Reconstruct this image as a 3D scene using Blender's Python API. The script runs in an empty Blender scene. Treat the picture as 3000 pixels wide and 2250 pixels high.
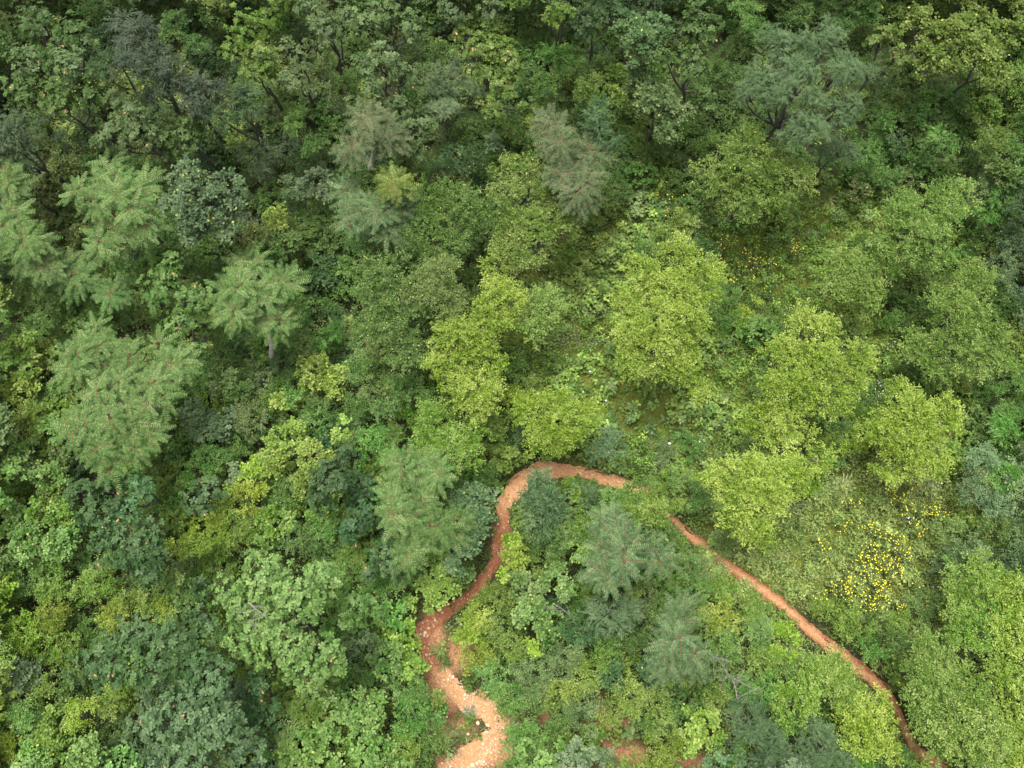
import bpy, math, random
import numpy as np
from mathutils import Vector

random.seed(7)
RNG = np.random.default_rng(11)
PI = math.pi
C = bpy.context.scene.collection
S = bpy.context.scene

# ------------------------------------------------------------------ camera
CAM_H, TILT, HFOV = 32.0, math.radians(12), math.radians(65)
cam = bpy.data.cameras.new('camera'); camo = bpy.data.objects.new('camera', cam); C.objects.link(camo)
camo.location = (0, 0, CAM_H); camo.rotation_euler = (TILT, 0, 0)
cam.sensor_width = 36; cam.lens = 18 / math.tan(HFOV / 2); cam.clip_end = 3000
S.camera = camo
F = 1500 / math.tan(HFOV / 2)          # focal length in photo pixels (3000 wide)

# ------------------------------------------------------------------ light
SUN_EL, SUN_AZ = math.radians(72), math.radians(335)
w = bpy.data.worlds.new('World'); S.world = w; w.use_nodes = True
nt = w.node_tree; bg = nt.nodes['Background']
sky = nt.nodes.new('ShaderNodeTexSky'); sky.sky_type = 'NISHITA'; sky.sun_disc = False
sky.sun_elevation = SUN_EL; sky.sun_rotation = SUN_AZ
sky.air_density = 0.8; sky.dust_density = 5.0; sky.ozone_density = 0.6
cloud = nt.nodes.new('ShaderNodeHueSaturation'); cloud.inputs['Saturation'].default_value = 0.15   # thin overcast: a whiter sky
nt.links.new(sky.outputs[0], cloud.inputs['Color']); nt.links.new(cloud.outputs[0], bg.inputs[0]); bg.inputs[1].default_value = 0.14
sl = bpy.data.lights.new('sun', 'SUN'); sl.energy = 1.5; sl.angle = math.radians(28); sl.color = (1.0, 0.98, 0.93)
so = bpy.data.objects.new('sun', sl); C.objects.link(so)
sd = Vector((math.sin(SUN_AZ) * math.cos(SUN_EL), math.cos(SUN_AZ) * math.cos(SUN_EL), math.sin(SUN_EL)))
so.rotation_euler = (-sd).to_track_quat('-Z', 'Y').to_euler(); so.location = sd * 60
S.view_settings.view_transform = 'Standard'; S.view_settings.look = 'None'
S.view_settings.exposure = 1.60; S.view_settings.gamma = 1
S.cycles.max_bounces = 6; S.cycles.diffuse_bounces = 3; S.cycles.transmission_bounces = 4

# ------------------------------------------------------------------ terrain
ct, st = math.cos(TILT), math.sin(TILT)
def P(u, v, z=0.0):
    """photo pixel (3000 x 2250) -> ground plan position at height z"""
    x, y = (u - 1500) / F, -(v - 1125) / F
    d = (x, y * ct + st, y * st - ct)
    k = (z - CAM_H) / d[2]
    return d[0] * k, d[1] * k
def proj(x, y, z):
    dz = z - CAM_H
    yc = y * ct + dz * st; zc = -y * st + dz * ct
    return 1500 + F * x / -zc, 1125 - F * yc / -zc
def ppm(z=0.0): return F / (CAM_H - z)

TRAIL = [(2800,2300,22),(2760,2246,22),(2710,2214,21),(2674,2178,18),(2651,2133,17),(2633,2088,19),(2601,2033,22),(2561,1993,24),
 (2506,1948,26),(2434,1893,25),(2375,1844,24),(2325,1798,22),(2271,1753,22),(2217,1712,22),(2158,1672,22),(2104,1631,20),
 (2045,1586,19),(2000,1550,17),(1955,1508,14),(1905,1470,14),(1880,1445,17),(1840,1424,20),(1800,1410,24),(1750,1395,23),(1700,1386,23),
 (1640,1380,26),(1590,1380,30),(1550,1398,34),(1512,1432,36),(1482,1475,33),(1473,1500,27),(1477,1522,22),(1470,1557,16),(1455,1601,16),
 (1450,1640,20),(1434,1670,21),(1412,1706,24),(1372,1745,24),(1329,1778,24),(1295,1800,24),(1265,1820,26),(1240,1845,28),(1234,1876,25),
 (1247,1914,23),(1265,1948,25),(1290,1972,29),(1311,1998,33),(1334,2025,34),(1361,2048,35),(1402,2068,40),(1437,2088,46),(1460,2112,46),
 (1462,2140,44),(1443,2170,42),(1420,2195,48),(1380,2230,58),(1340,2270,64),(1290,2330,64)]
def smooth(pts, n=6):
    out = []
    for i in range(len(pts) - 1):
        p0 = pts[max(i-1,0)]; p1 = pts[i]; p2 = pts[i+1]; p3 = pts[min(i+2,len(pts)-1)]
        for k in range(n):
            t = k / n
            out.append(tuple(0.5*((2*p1[j])+(-p0[j]+p2[j])*t+(2*p0[j]-5*p1[j]+4*p2[j]-p3[j])*t*t+(-p0[j]+3*p1[j]-3*p2[j]+p3[j])*t**3) for j in range(len(p1))))
    out.append(pts[-1]); return out
TW = []                                  # trail in world: x, y, halfwidth, v
for u, v, hw in smooth(TRAIL):
    hw *= .78 if u > 1930 else .84 if v < 1900 else .86
    x, y = P(u, v, 0.0); TW.append((x, y, hw / ppm(0), u, v))

def base_h(x, y):
    return 0.22*np.sin(x*0.21+1.0)*np.cos(y*0.17-0.4) + 0.10*np.sin(x*0.55+y*0.4) + 0.05*np.sin(x*1.3-y*0.9+2)
# raster fields
GX0, GY0, GS, GNX, GNY = -27.0, -20.0, 0.06, 900, 850
gx = GX0 + GS*np.arange(GNX); gy = GY0 + GS*np.arange(GNY)
GXX, GYY = np.meshgrid(gx, gy)
SDF = np.full(GXX.shape, 9.0, np.float32)
for x, y, hw, u, v in TW:
    j0, j1 = int((x-2-GX0)/GS), int((x+2-GX0)/GS); i0, i1 = int((y-2-GY0)/GS), int((y+2-GY0)/GS)
    j0, i0 = max(j0,0), max(i0,0); j1, i1 = min(j1,GNX), min(i1,GNY)
    if j1 <= j0 or i1 <= i0: continue
    sub = SDF[i0:i1, j0:j1]
    np.minimum(sub, np.hypot(GXX[i0:i1,j0:j1]-x, GYY[i0:i1,j0:j1]-y) - hw, out=sub)
def field_noise(scale, seed):
    """smooth value noise over the raster"""
    r = np.random.default_rng(seed); nx = int(GNX*GS/scale)+4; ny = int(GNY*GS/scale)+4
    g = r.random((ny, nx)); X = (GXX-GX0)/scale; Y = (GYY-GY0)/scale
    ix, iy = X.astype(int), Y.astype(int); fx, fy = X-ix, Y-iy
    fx = fx*fx*(3-2*fx); fy = fy*fy*(3-2*fy)
    return (g[iy,ix]*(1-fx)+g[iy,ix+1]*fx)*(1-fy)+(g[iy+1,ix]*(1-fx)+g[iy+1,ix+1]*fx)*fy
N1, N2, N3 = field_noise(1.6, 1), field_noise(0.5, 2), field_noise(4.0, 3)
NS = field_noise(0.22, 5)
def blobs(lst):
    f = np.zeros(GXX.shape)
    for u, v, ru, rv in lst:
        x, y = P(u, v); a, b = ru/ppm(), rv/ppm()
        f = np.maximum(f, np.exp(-(((GXX-x)/a)**2+((GYY-y)/b)**2)))
    return f
RED = blobs([(1310,2135,55,32),(1300,2060,35,45),(1600,2100,18,24),(1778,2200,44,28),(1852,2215,40,20),(1835,2130,25,40),
  (1340,1925,35,50),(1262,1868,40,60),(2030,2235,50,25),(1350,2245,90,30),(1470,2220,60,50),(1880,1442,25,20),(1700,2240,60,30),(1290,1990,40,50),(1470,1600,25,60),
  (1750,2110,40,45),(1450,2250,60,30)])
RED = np.clip(RED*1.5 + (N2-0.5)*0.6*(RED > .08), 0, 1)
MOSS = blobs([(1850,1210,230,120),(1750,900,160,130),(1680,1080,170,110),(1900,600,120,80),(2330,800,260,170),(2130,1120,120,200),
  (2560,1030,120,120),(2640,1400,200,150),(2480,1560,260,170),(2000,1330,240,90),(2300,1600,250,160),(2200,700,160,100),
  (2450,620,180,100),(2760,1580,200,200),(2850,1480,120,120),(2700,1800,130,120),(2650,1650,220,200),(1600,820,120,80),(1780,720,120,100)])
MEADOW = np.clip(MOSS*1.6 - 0.15, 0, 1)
MOSS = np.clip(MOSS*1.25 + (N1-0.5)*0.9, 0, 1)
HGT = base_h(GXX, GYY) - 0.07*np.clip(1-(SDF+0.05)/0.35, 0, 1) + (NS-0.5)*0.05 + (N2-0.5)*0.10*np.clip(SDF/0.6, 0, 1)
def samp(f, x, y):
    i = np.clip(((np.asarray(y)-GY0)/GS).astype(int), 0, GNY-1); j = np.clip(((np.asarray(x)-GX0)/GS).astype(int), 0, GNX-1)
    return f[i, j]
def height(x, y):
    x = np.asarray(x, float); y = np.asarray(y, float)
    ins = (x>GX0+.1)&(x<gx[-1]-.1)&(y>GY0+.1)&(y<gy[-1]-.1)
    fx = np.clip((x-GX0)/GS, 0, GNX-1.001); fy = np.clip((y-GY0)/GS, 0, GNY-1.001)
    j, i = fx.astype(int), fy.astype(int); a, b = fx-j, fy-i
    h = (HGT[i,j]*(1-a)+HGT[i,j+1]*a)*(1-b)+(HGT[i+1,j]*(1-a)+HGT[i+1,j+1]*a)*b
    return np.where(ins, h, base_h(x, y))
def hz(x, y): return float(height(x, y))

# ------------------------------------------------------------------ materials
def new_mat(name):
    m = bpy.data.materials.new(name); m.use_nodes = True
    n = m.node_tree.nodes; n.clear(); return m, n, m.node_tree.links
def math_node(n, l, op, a, b=None):
    k = n.new('ShaderNodeMath'); k.operation = op
    for i, s in enumerate((a, b)):
        if s is None: continue
        if isinstance(s, (int, float)): k.inputs[i].default_value = s
        else: l.new(s, k.inputs[i])
    return k.outputs[0]
def mix_col(n, l, f, a, b):
    k = n.new('ShaderNodeMix'); k.data_type = 'RGBA'
    for idx, s in ((0, f), (6, a), (7, b)):
        if isinstance(s, (int, float)): k.inputs[idx].default_value = s
        elif isinstance(s, tuple): k.inputs[idx].default_value = (*s, 1)
        else: l.new(s, k.inputs[idx])
    return k.outputs[2]
def leaf_mat(name, speck=(.55, .50, .12), speck_at=2.0, rough=.5, transl=.26, spec=.10, under=0.10):
    """leaf colour = the plant's own colour, varied leaf by leaf and sprig by sprig"""
    m, n, l = new_mat(name)
    out = n.new('ShaderNodeOutputMaterial')
    oi = n.new('ShaderNodeObjectInfo')
    a = n.new('ShaderNodeAttribute'); a.attribute_name = 'tint'
    b = n.new('ShaderNodeAttribute'); b.attribute_name = 'sprig'
    hsv = n.new('ShaderNodeHueSaturation')
    l.new(oi.outputs['Color'], hsv.inputs['Color'])
    hue = math_node(n, l, 'ADD', math_node(n, l, 'MULTIPLY', b.outputs['Fac'], -0.028), 0.508)
    hue = math_node(n, l, 'ADD', hue, math_node(n, l, 'MULTIPLY', a.outputs['Fac'], -0.015))
    l.new(hue, hsv.inputs['Hue'])
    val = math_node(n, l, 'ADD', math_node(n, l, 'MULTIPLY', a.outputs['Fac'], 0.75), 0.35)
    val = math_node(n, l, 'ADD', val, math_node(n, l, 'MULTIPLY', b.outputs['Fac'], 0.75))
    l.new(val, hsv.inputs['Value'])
    sat = math_node(n, l, 'ADD', math_node(n, l, 'MULTIPLY', b.outputs['Fac'], -0.15), 1.07)
    l.new(sat, hsv.inputs['Saturation'])
    f = math_node(n, l, 'GREATER_THAN', a.outputs['Fac'], speck_at)
    c = mix_col(n, l, f, hsv.outputs[0], speck)
    geo = n.new('ShaderNodeNewGeometry')
    c = mix_col(n, l, math_node(n, l, 'MULTIPLY', geo.outputs['Backfacing'], under), c, (.10, .15, .06))
    p = n.new('ShaderNodeBsdfPrincipled'); l.new(c, p.inputs['Base Color'])
    p.inputs['Roughness'].default_value = rough; p.inputs['Specular IOR Level'].default_value = spec
    t = n.new('ShaderNodeBsdfTranslucent')
    hs2 = n.new('ShaderNodeHueSaturation'); l.new(c, hs2.inputs['Color']); hs2.inputs['Value'].default_value = 1.2; hs2.inputs['Saturation'].default_value = 1.15
    l.new(hs2.outputs[0], t.inputs['Color'])
    ms = n.new('ShaderNodeMixShader'); ms.inputs[0].default_value = transl
    l.new(p.outputs[0], ms.inputs[1]); l.new(t.outputs[0], ms.inputs[2]); l.new(ms.outputs[0], out.inputs[0])
    return m
def stuff_leaf(name):
    m = leaf_mat(name); n, l = m.node_tree.nodes, m.node_tree.links
    a = n.new('ShaderNodeAttribute'); a.attribute_name = 'plant_colour'
    for k in list(l):
        if k.from_node.type == 'OBJECT_INFO': to = k.to_socket; l.remove(k); l.new(a.outputs['Color'], to)
    return m
def rough_mat(name, stops, scale=6, detail=6, rough=.9, bump=.3, spec=.2, attr=None):
    m, n, l = new_mat(name); out = n.new('ShaderNodeOutputMaterial')
    tc = n.new('ShaderNodeTexCoord'); no = n.new('ShaderNodeTexNoise'); l.new(tc.outputs['Object'], no.inputs['Vector'])
    no.inputs['Scale'].default_value = scale; no.inputs['Detail'].default_value = detail; no.inputs['Roughness'].default_value = .7
    r = n.new('ShaderNodeValToRGB'); l.new(no.outputs['Fac'], r.inputs[0])
    e = r.color_ramp.elements
    while len(e) < len(stops): e.new(.5)
    for el, (pos, c) in zip(e, stops): el.position = pos; el.color = (*c, 1)
    p = n.new('ShaderNodeBsdfPrincipled'); l.new(r.outputs[0], p.inputs['Base Color'])
    p.inputs['Roughness'].default_value = rough; p.inputs['Specular IOR Level'].default_value = spec
    b = n.new('ShaderNodeBump'); b.inputs['Strength'].default_value = bump; b.inputs['Distance'].default_value = .03
    l.new(no.outputs['Fac'], b.inputs['Height']); l.new(b.outputs[0], p.inputs['Normal']); l.new(p.outputs[0], out.inputs[0])
    return m
M = {
 'elm': leaf_mat('small_leaf', speck=(.30, .30, .09), speck_at=.98, under=.15),
 'round': leaf_mat('round_leaf', speck=(.32, .33, .06), speck_at=.99, rough=.5),
 'oak': leaf_mat('oak_leaf', speck=(.40, .20, .09), speck_at=.9965, rough=.5, spec=.14, under=.15),
 'wil': leaf_mat('narrow_leaf', rough=.5, under=.3),
 'spray': leaf_mat('fine_leaf', speck=(.30, .27, .08), speck_at=.985),
 'ail': leaf_mat('compound_leaflet', rough=.6, spec=.10, transl=.3, under=.1),
 'rob': leaf_mat('fine_leaflet', rough=.5),
 'grass': leaf_mat('grass_blade', rough=.6, transl=.25),
}
M['mixed'] = stuff_leaf('thicket_leaf')
M['stalk'] = rough_mat('red_leaf_stalk', [(.3, (.085, .045, .025)), (.7, (.14, .075, .04))], 20)
M['pale_bark'] = rough_mat('pale_grey_bark', [(.3, (.22, .20, .17)), (.6, (.40, .37, .33)), (.8, (.50, .47, .43))], 9)
M['bark'] = rough_mat('grey_bark', [(.3, (.032, .030, .023)), (.55, (.075, .070, .056)), (.8, (.16, .15, .125))], 9)
M['twig'] = rough_mat('grey_twig', [(.3, (.05, .043, .032)), (.7, (.12, .105, .085))], 12)
M['deadwood'] = rough_mat('weathered_deadwood', [(.3, (.07, .06, .05)), (.7, (.21, .19, .165))], 14)
M['stone'] = rough_mat('pale_stone', [(.3, (.32, .22, .14)), (.7, (.62, .52, .38))], 14)
M['petal_yellow'] = rough_mat('yellow_petal', [(.35, (.42, .40, .02)), (.65, (.78, .68, .05))], 40, bump=.05)
M['petal_white'] = rough_mat('white_petal', [(.3, (.66, .64, .72)), (.7, (.82, .80, .84))], 30, bump=.05)
M['paper'] = rough_mat('white_scrap', [(.3, (.42, .42, .40)), (.7, (.80, .80, .78))], 25, bump=.1)

def ground_material():
    m, n, l = new_mat('forest_floor'); out = n.new('ShaderNodeOutputMaterial')
    tc = n.new('ShaderNodeTexCoord')
    def noise(sc, det=6, r=.65):
        k = n.new('ShaderNodeTexNoise'); k.inputs['Scale'].default_value = sc; k.inputs['Detail'].default_value = det
        k.inputs['Roughness'].default_value = r; l.new(tc.outputs['Object'], k.inputs['Vector']); return k.outputs['Fac']
    def ramp(f, *st):
        r = n.new('ShaderNodeValToRGB'); l.new(f, r.inputs[0]); e = r.color_ramp.elements
        while len(e) < len(st): e.new(.5)
        for el, (p, c) in zip(e, st): el.position = p; el.color = (*c, 1)
        return r.outputs[0]
    fine, mid = noise(14, 8), noise(2.2, 6)
    soil = ramp(fine, (.3, (.012, .014, .007)), (.55, (.030, .034, .014)), (.8, (.06, .06, .026)))
    moss = ramp(fine, (.3, (.045, .060, .008)), (.55, (.105, .120, .016)), (.8, (.17, .17, .03)))
    red = ramp(fine, (.28, (.10, .045, .024)), (.5, (.25, .12, .062)), (.75, (.42, .25, .14)))
    am = n.new('ShaderNodeAttribute'); am.attribute_name = 'moss'
    ar = n.new('ShaderNodeAttribute'); ar.attribute_name = 'red'
    fm = math_node(n, l, 'MULTIPLY', am.outputs['Fac'], math_node(n, l, 'ADD', mid, .35))
    c = mix_col(n, l, fm, soil, moss); c = mix_col(n, l, ar.outputs['Fac'], c, red)
    p = n.new('ShaderNodeBsdfPrincipled'); p.inputs['Roughness'].default_value = .95; p.inputs['Specular IOR Level'].default_value = .15
    l.new(c, p.inputs['Base Color'])
    b = n.new('ShaderNodeBump'); b.inputs['Strength'].default_value = .8; b.inputs['Distance'].default_value = .05
    l.new(fine, b.inputs['Height']); l.new(b.outputs[0], p.inputs['Normal']); l.new(p.outputs[0], out.inputs[0]); return m
def trail_material():
    m, n, l = new_mat('trodden_earth'); out = n.new('ShaderNodeOutputMaterial')
    tc = n.new('ShaderNodeTexCoord')
    def noise(sc, det=7, r=.7):
        k = n.new('ShaderNodeTexNoise'); k.inputs['Scale'].default_value = sc; k.inputs['Detail'].default_value = det
        k.inputs['Roughness'].default_value = r; l.new(tc.outputs['Object'], k.inputs['Vector']); return k.outputs['Fac']
    def ramp(f, *st):
        r = n.new('ShaderNodeValToRGB'); l.new(f, r.inputs[0]); e = r.color_ramp.elements
        while len(e) < len(st): e.new(.5)
        for el, (p, c) in zip(e, st): el.position = p; el.color = (*c, 1)
        return r.outputs[0]
    fine, mid = noise(11, 9, .8), noise(2.6)
    red = ramp(fine, (.3, (.12, .04, .02)), (.55, (.27, .105, .052)), (.78, (.46, .24, .13)))
    sand = ramp(fine, (.28, (.24, .115, .058)), (.52, (.38, .205, .095)), (.72, (.56, .38, .21)))
    ap = n.new('ShaderNodeAttribute'); ap.attribute_name = 'pale'
    f = math_node(n, l, 'ADD', ap.outputs['Fac'], math_node(n, l, 'MULTIPLY', math_node(n, l, 'SUBTRACT', mid, .5), 1.5))
    k = n.new('ShaderNodeClamp'); l.new(f, k.inputs[0])
    c = mix_col(n, l, k.outputs[0], red, sand)
    vo = n.new('ShaderNodeTexVoronoi'); vo.inputs['Scale'].default_value = 13; l.new(tc.outputs['Object'], vo.inputs['Vector'])
    p = n.new('ShaderNodeBsdfPrincipled'); p.inputs['Roughness'].default_value = .92; p.inputs['Specular IOR Level'].default_value = .2
    l.new(c, p.inputs['Base Color'])
    b = n.new('ShaderNodeBump'); b.inputs['Strength'].default_value = .9; b.inputs['Distance'].default_value = .05
    hh = math_node(n, l, 'ADD', fine, math_node(n, l, 'MULTIPLY', vo.outputs['Distance'], -.5))
    l.new(hh, b.inputs['Height']); l.new(b.outputs[0], p.inputs['Normal']); l.new(p.outputs[0], out.inputs[0]); return m

# ------------------------------------------------------------------ mesh helpers
class Soup:
    """faces given as (N, k, 3) arrays, each with tint, sprig, material slot"""
    def __init__(s): s.ch = []; s.pc = []; s.cur = None
    def add(s, V, tint=None, sprig=None, mat=0):
        n = len(V)
        if n == 0: return
        tint = RNG.random(n) if tint is None else np.broadcast_to(tint, n)
        sprig = np.full(n, .5) if sprig is None else np.broadcast_to(sprig, n)
        s.ch.append((np.asarray(V, np.float32), tint, sprig, mat))
        if s.cur is not None: s.pc.append(np.tile((*s.cur, 1.0), (n, 1)))
    def build(s, name, mats, parent=None, color=None, origin=(0,0,0), smooth_shade=False):
        o3 = np.asarray(origin, np.float32)
        vs = np.concatenate([c[0].reshape(-1, 3) for c in s.ch]) - o3
        sizes = np.concatenate([np.full(len(c[0]), c[0].shape[1], np.int32) for c in s.ch])
        me = bpy.data.meshes.new(name)
        nl = int(sizes.sum()); me.vertices.add(nl); me.vertices.foreach_set('co', vs.ravel())
        me.loops.add(nl); me.loops.foreach_set('vertex_index', np.arange(nl, dtype=np.int32))
        me.polygons.add(len(sizes)); starts = np.concatenate(([0], np.cumsum(sizes)[:-1])).astype(np.int32)
        me.polygons.foreach_set('loop_start', starts); me.polygons.foreach_set('loop_total', sizes)
        me.polygons.foreach_set('material_index', np.concatenate([np.full(len(c[0]), c[3], np.int32) for c in s.ch]))
        for k, nm in ((1, 'tint'), (2, 'sprig')):
            at = me.attributes.new(nm, 'FLOAT', 'FACE'); at.data.foreach_set('value', np.concatenate([c[k] for c in s.ch]).astype(np.float32))
        if s.pc: me.attributes.new('plant_colour', 'FLOAT_COLOR', 'CORNER').data.foreach_set('color', np.repeat(np.concatenate(s.pc), sizes, 0).astype(np.float32).ravel())
        me.update(calc_edges=True)
        for m in (mats if isinstance(mats, (list, tuple)) else [mats]): me.materials.append(m)
        o = bpy.data.objects.new(name, me); C.objects.link(o)
        if parent: o.parent = parent
        else: o.location = origin
        if color is not None: o.color = (*color, 1)
        return o
def norm(v): return v / (np.linalg.norm(v, axis=-1, keepdims=True) + 1e-9)
RH = [(0,0),(.45,.5),(1,0),(.45,-.5)]
HEX = [(0,.05),(.3,.42),(.75,.46),(1,0),(.75,-.46),(.3,-.42)]
OBO = [(0,.04),(.45,.3),(.82,.5),(1,.14),(1,-.14),(.82,-.5),(.45,-.3),(0,-.04)][:8]
LAN = [(0,0),(.3,.5),(1,0),(.3,-.5)]
def leaves(root, d, nrm, L, W, outline, droop=.25):
    d = norm(d); s = norm(np.cross(d, nrm)); nn = np.cross(s, d)
    L = np.broadcast_to(L, len(root))[:, None]; W = np.broadcast_to(W, len(root))[:, None]
    V = [root + d*(t*L) + s*(q*W) + nn*(-droop*t*t*L + abs(q)*.22*W) for t, q in outline]
    return np.stack(V, 1)
def rand_dirs(n, zmin=-1.0, zmax=1.0):
    z = RNG.uniform(zmin, zmax, n); a = RNG.uniform(0, 2*PI, n); r = np.sqrt(np.maximum(0, 1-z*z))
    return np.stack([r*np.cos(a), r*np.sin(a), z], 1)
def tube(pts, radii, sides=6):
    """quads of a tapering tube along a polyline"""
    pts = np.asarray(pts, float); n = len(pts); rings = []
    for i in range(n):
        t = pts[min(i+1,n-1)] - pts[max(i-1,0)]; t = t/(np.linalg.norm(t)+1e-9)
        a = np.cross(t, (0.3,0.9,0.31)); a /= np.linalg.norm(a)+1e-9; b = np.cross(t, a)
        ang = np.arange(sides)*2*PI/sides
        rings.append(pts[i] + radii[i]*(np.cos(ang)[:,None]*a + np.sin(ang)[:,None]*b))
    q = []
    for i in range(n-1):
        for k in range(sides):
            k2 = (k+1)%sides; q.append([rings[i][k], rings[i][k2], rings[i+1][k2], rings[i+1][k]])
    return np.array(q)
def bend(a, b, n=5, wob=.12):
    a = np.asarray(a, float); b = np.asarray(b, float); L = np.linalg.norm(b-a); out = []
    o1 = RNG.normal(0, wob*L*.5, 3); o2 = RNG.normal(0, wob*L*.3, 3)
    for i in range(n):
        t = i/(n-1); out.append(a + (b-a)*t + o1*math.sin(PI*t) + o2*math.sin(2*PI*t))
    return out

# leaf styles: (twigs per clump, twig length, leaves per twig, leaf L, leaf W, outline, droop, clump spacing)
STY = {
 'elm':   (8, .50, 14, .082, .040, RH, .2, .315),
 'round': (6, .30, 8, .085, .078, HEX, .1, .27),
 'wil':   (8, .45, 12, .135, .030, LAN, .5, .32),
 'spray': (8, .34, 12, .070, .034, RH, .2, .28),
}
def sprigs(soup, cen, out_dir, sty, dens=1.0, scale=1.0, shade=0.0):
    nt_, tl, nl, L, W, outl, droop, sp = STY[sty]
    nt_ = max(3, int(nt_*dens)); tl *= scale
    n = len(cen); T = n*nt_
    c = np.repeat(cen, nt_, 0); od = np.repeat(out_dir, nt_, 0)
    d = norm(rand_dirs(T, -.25, .55) + od*.6)
    ln = tl*RNG.uniform(.6, 1.15, T)
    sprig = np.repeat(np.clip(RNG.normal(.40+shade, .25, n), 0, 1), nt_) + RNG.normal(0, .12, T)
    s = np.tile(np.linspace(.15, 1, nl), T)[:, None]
    c2 = np.repeat(c, nl, 0); d2 = np.repeat(d, nl, 0); l2 = np.repeat(ln, nl)[:, None]
    root = c2 + d2*s*l2 - np.array([0,0,1.])*(s*s*l2*.25) + RNG.normal(0, .02, (T*nl, 3))
    side = norm(np.cross(d2, (0,0,1.))) * np.tile(np.where(np.arange(nl)%2 == 0, 1., -1.), T)[:, None]
    if sty == 'wil': ld = norm(d2*1.0 + side*.5 + rand_dirs(T*nl)*.3 + np.array([0,0,-.25]))
    else: ld = norm(d2*.6 + side*.8 + rand_dirs(T*nl)*.45)
    nr = norm(np.array([0,0,1.]) + rand_dirs(T*nl)*.55)
    k = RNG.uniform(.7, 1.25, T*nl)
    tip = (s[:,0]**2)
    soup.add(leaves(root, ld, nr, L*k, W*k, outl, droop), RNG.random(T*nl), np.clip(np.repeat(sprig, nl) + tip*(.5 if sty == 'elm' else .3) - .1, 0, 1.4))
def whorls(soup, cen, out_dir, L=.135, W=.078, per=3, dens=1.0):
    """oak: tufts of five to seven large leaves at twig ends"""
    n = len(cen)*per
    c = np.repeat(cen, per, 0) + rand_dirs(n)*.19; up = norm(np.repeat(out_dir, per, 0)*.7 + np.array([0,0,.8]) + rand_dirs(n)*.35)
    sprig = np.repeat(np.clip(RNG.normal(.45, .2, len(cen)), 0, 1), per) + RNG.normal(0, .12, n)
    k = 7; a0 = RNG.uniform(0, 2*PI, n)
    t1 = norm(np.cross(up, (0.2,0.9,.1))); t2 = np.cross(up, t1)
    for i in range(k):
        a = (a0 + i*2*PI/k + RNG.normal(0, .2, n))[:, None]
        d = norm(np.cos(a)*t1 + np.sin(a)*t2 + up*RNG.uniform(.05, .55, (n, 1)))
        s = RNG.uniform(.65, 1.15, n)
        soup.add(leaves(c, d, up, L*s, W*s, OBO, .3), RNG.random(n), np.clip(sprig, 0, 1))
def compound(soup, root, d, L, pairs=11, lw=.042, ll=.15, arch=.35, sprig=None, stalk=True, stalk_w=.011, seg=4):
    """pinnate leaves: a stalk curve with leaflet pairs"""
    n = len(root); up = np.array([0,0,1.]); L = np.broadcast_to(L, n)
    d = norm(d); side = norm(np.cross(d, up))
    sprig = np.full(n, .5) if sprig is None else sprig
    def pos(s): return root + d*(s*L)[:, None] + up*((-arch*s*s)*L)[:, None]
    for i in range(pairs):
        s = .16 + .84*i/(pairs-1); prof = math.sin(PI*min(1, .30+.62*s))**.6
        p = pos(np.full(n, s)); tang = norm(d + up*(-2*arch*s))
        nr = norm(np.cross(side, tang)) ; nr = nr*np.sign(nr[:, 2:3]+1e-6)
        for sg in (-1, 1):
            ld = norm(side*sg + tang*.32 - up*.12 + RNG.normal(0, .07, (n, 3)))
            k = (L/L.mean())*ll*prof*RNG.uniform(.88, 1.1, n)
            soup.add(leaves(p, ld, nr + RNG.normal(0, .12, (n, 3)), k, lw*np.ones(n)*(.8+.2*prof), LAN, .2), None, sprig)
    if stalk:
        for j in range(seg):
            a, b = pos(np.full(n, .08+.92*j/seg)), pos(np.full(n, .08+.92*(j+1)/seg)); up2 = np.array([0,0,.006])
            wa, wb = stalk_w*(1-.6*j/seg), stalk_w*(1-.6*(j+1)/seg)
            soup.add(np.stack([a-side*wa+up2, a+side*wa+up2, b+side*wb+up2, b-side*wb+up2], 1), None, sprig, mat=1)

def dome(c, R, flat, spacing, jit=.12, low=.15, fill=.35):
    """clump centres on an uneven dome, with some inside"""
    n = max(6, int(2.4*PI*R*R*(.6+.4*flat)/(spacing*spacing)*.60))
    d = rand_dirs(n, -low, 1.0)
    az = np.arctan2(d[:,1], d[:,0]); ph = RNG.uniform(0, 2*PI, 3)
    out = 1 + .13*np.sin(2*az+ph[0]) + .12*np.sin(3*az+ph[1]) + .10*np.sin(5*az+ph[2])
    kb = max(4, int(5 + 3*R)); bd = rand_dirs(kb, -.1, 1.0)
    bump = np.exp(-((1-d@bd.T)/.08)).max(1)
    r = R*out*(.70 + .36*bump)*RNG.uniform(1-jit, 1+jit*.5, n)
    ni = int(n*fill); r[:ni] *= RNG.uniform(.4, .85, ni)
    p = np.asarray(c) + d*np.stack([r, r, r*flat], 1)
    return p, norm(d*np.array([1, 1, .8]))

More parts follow.
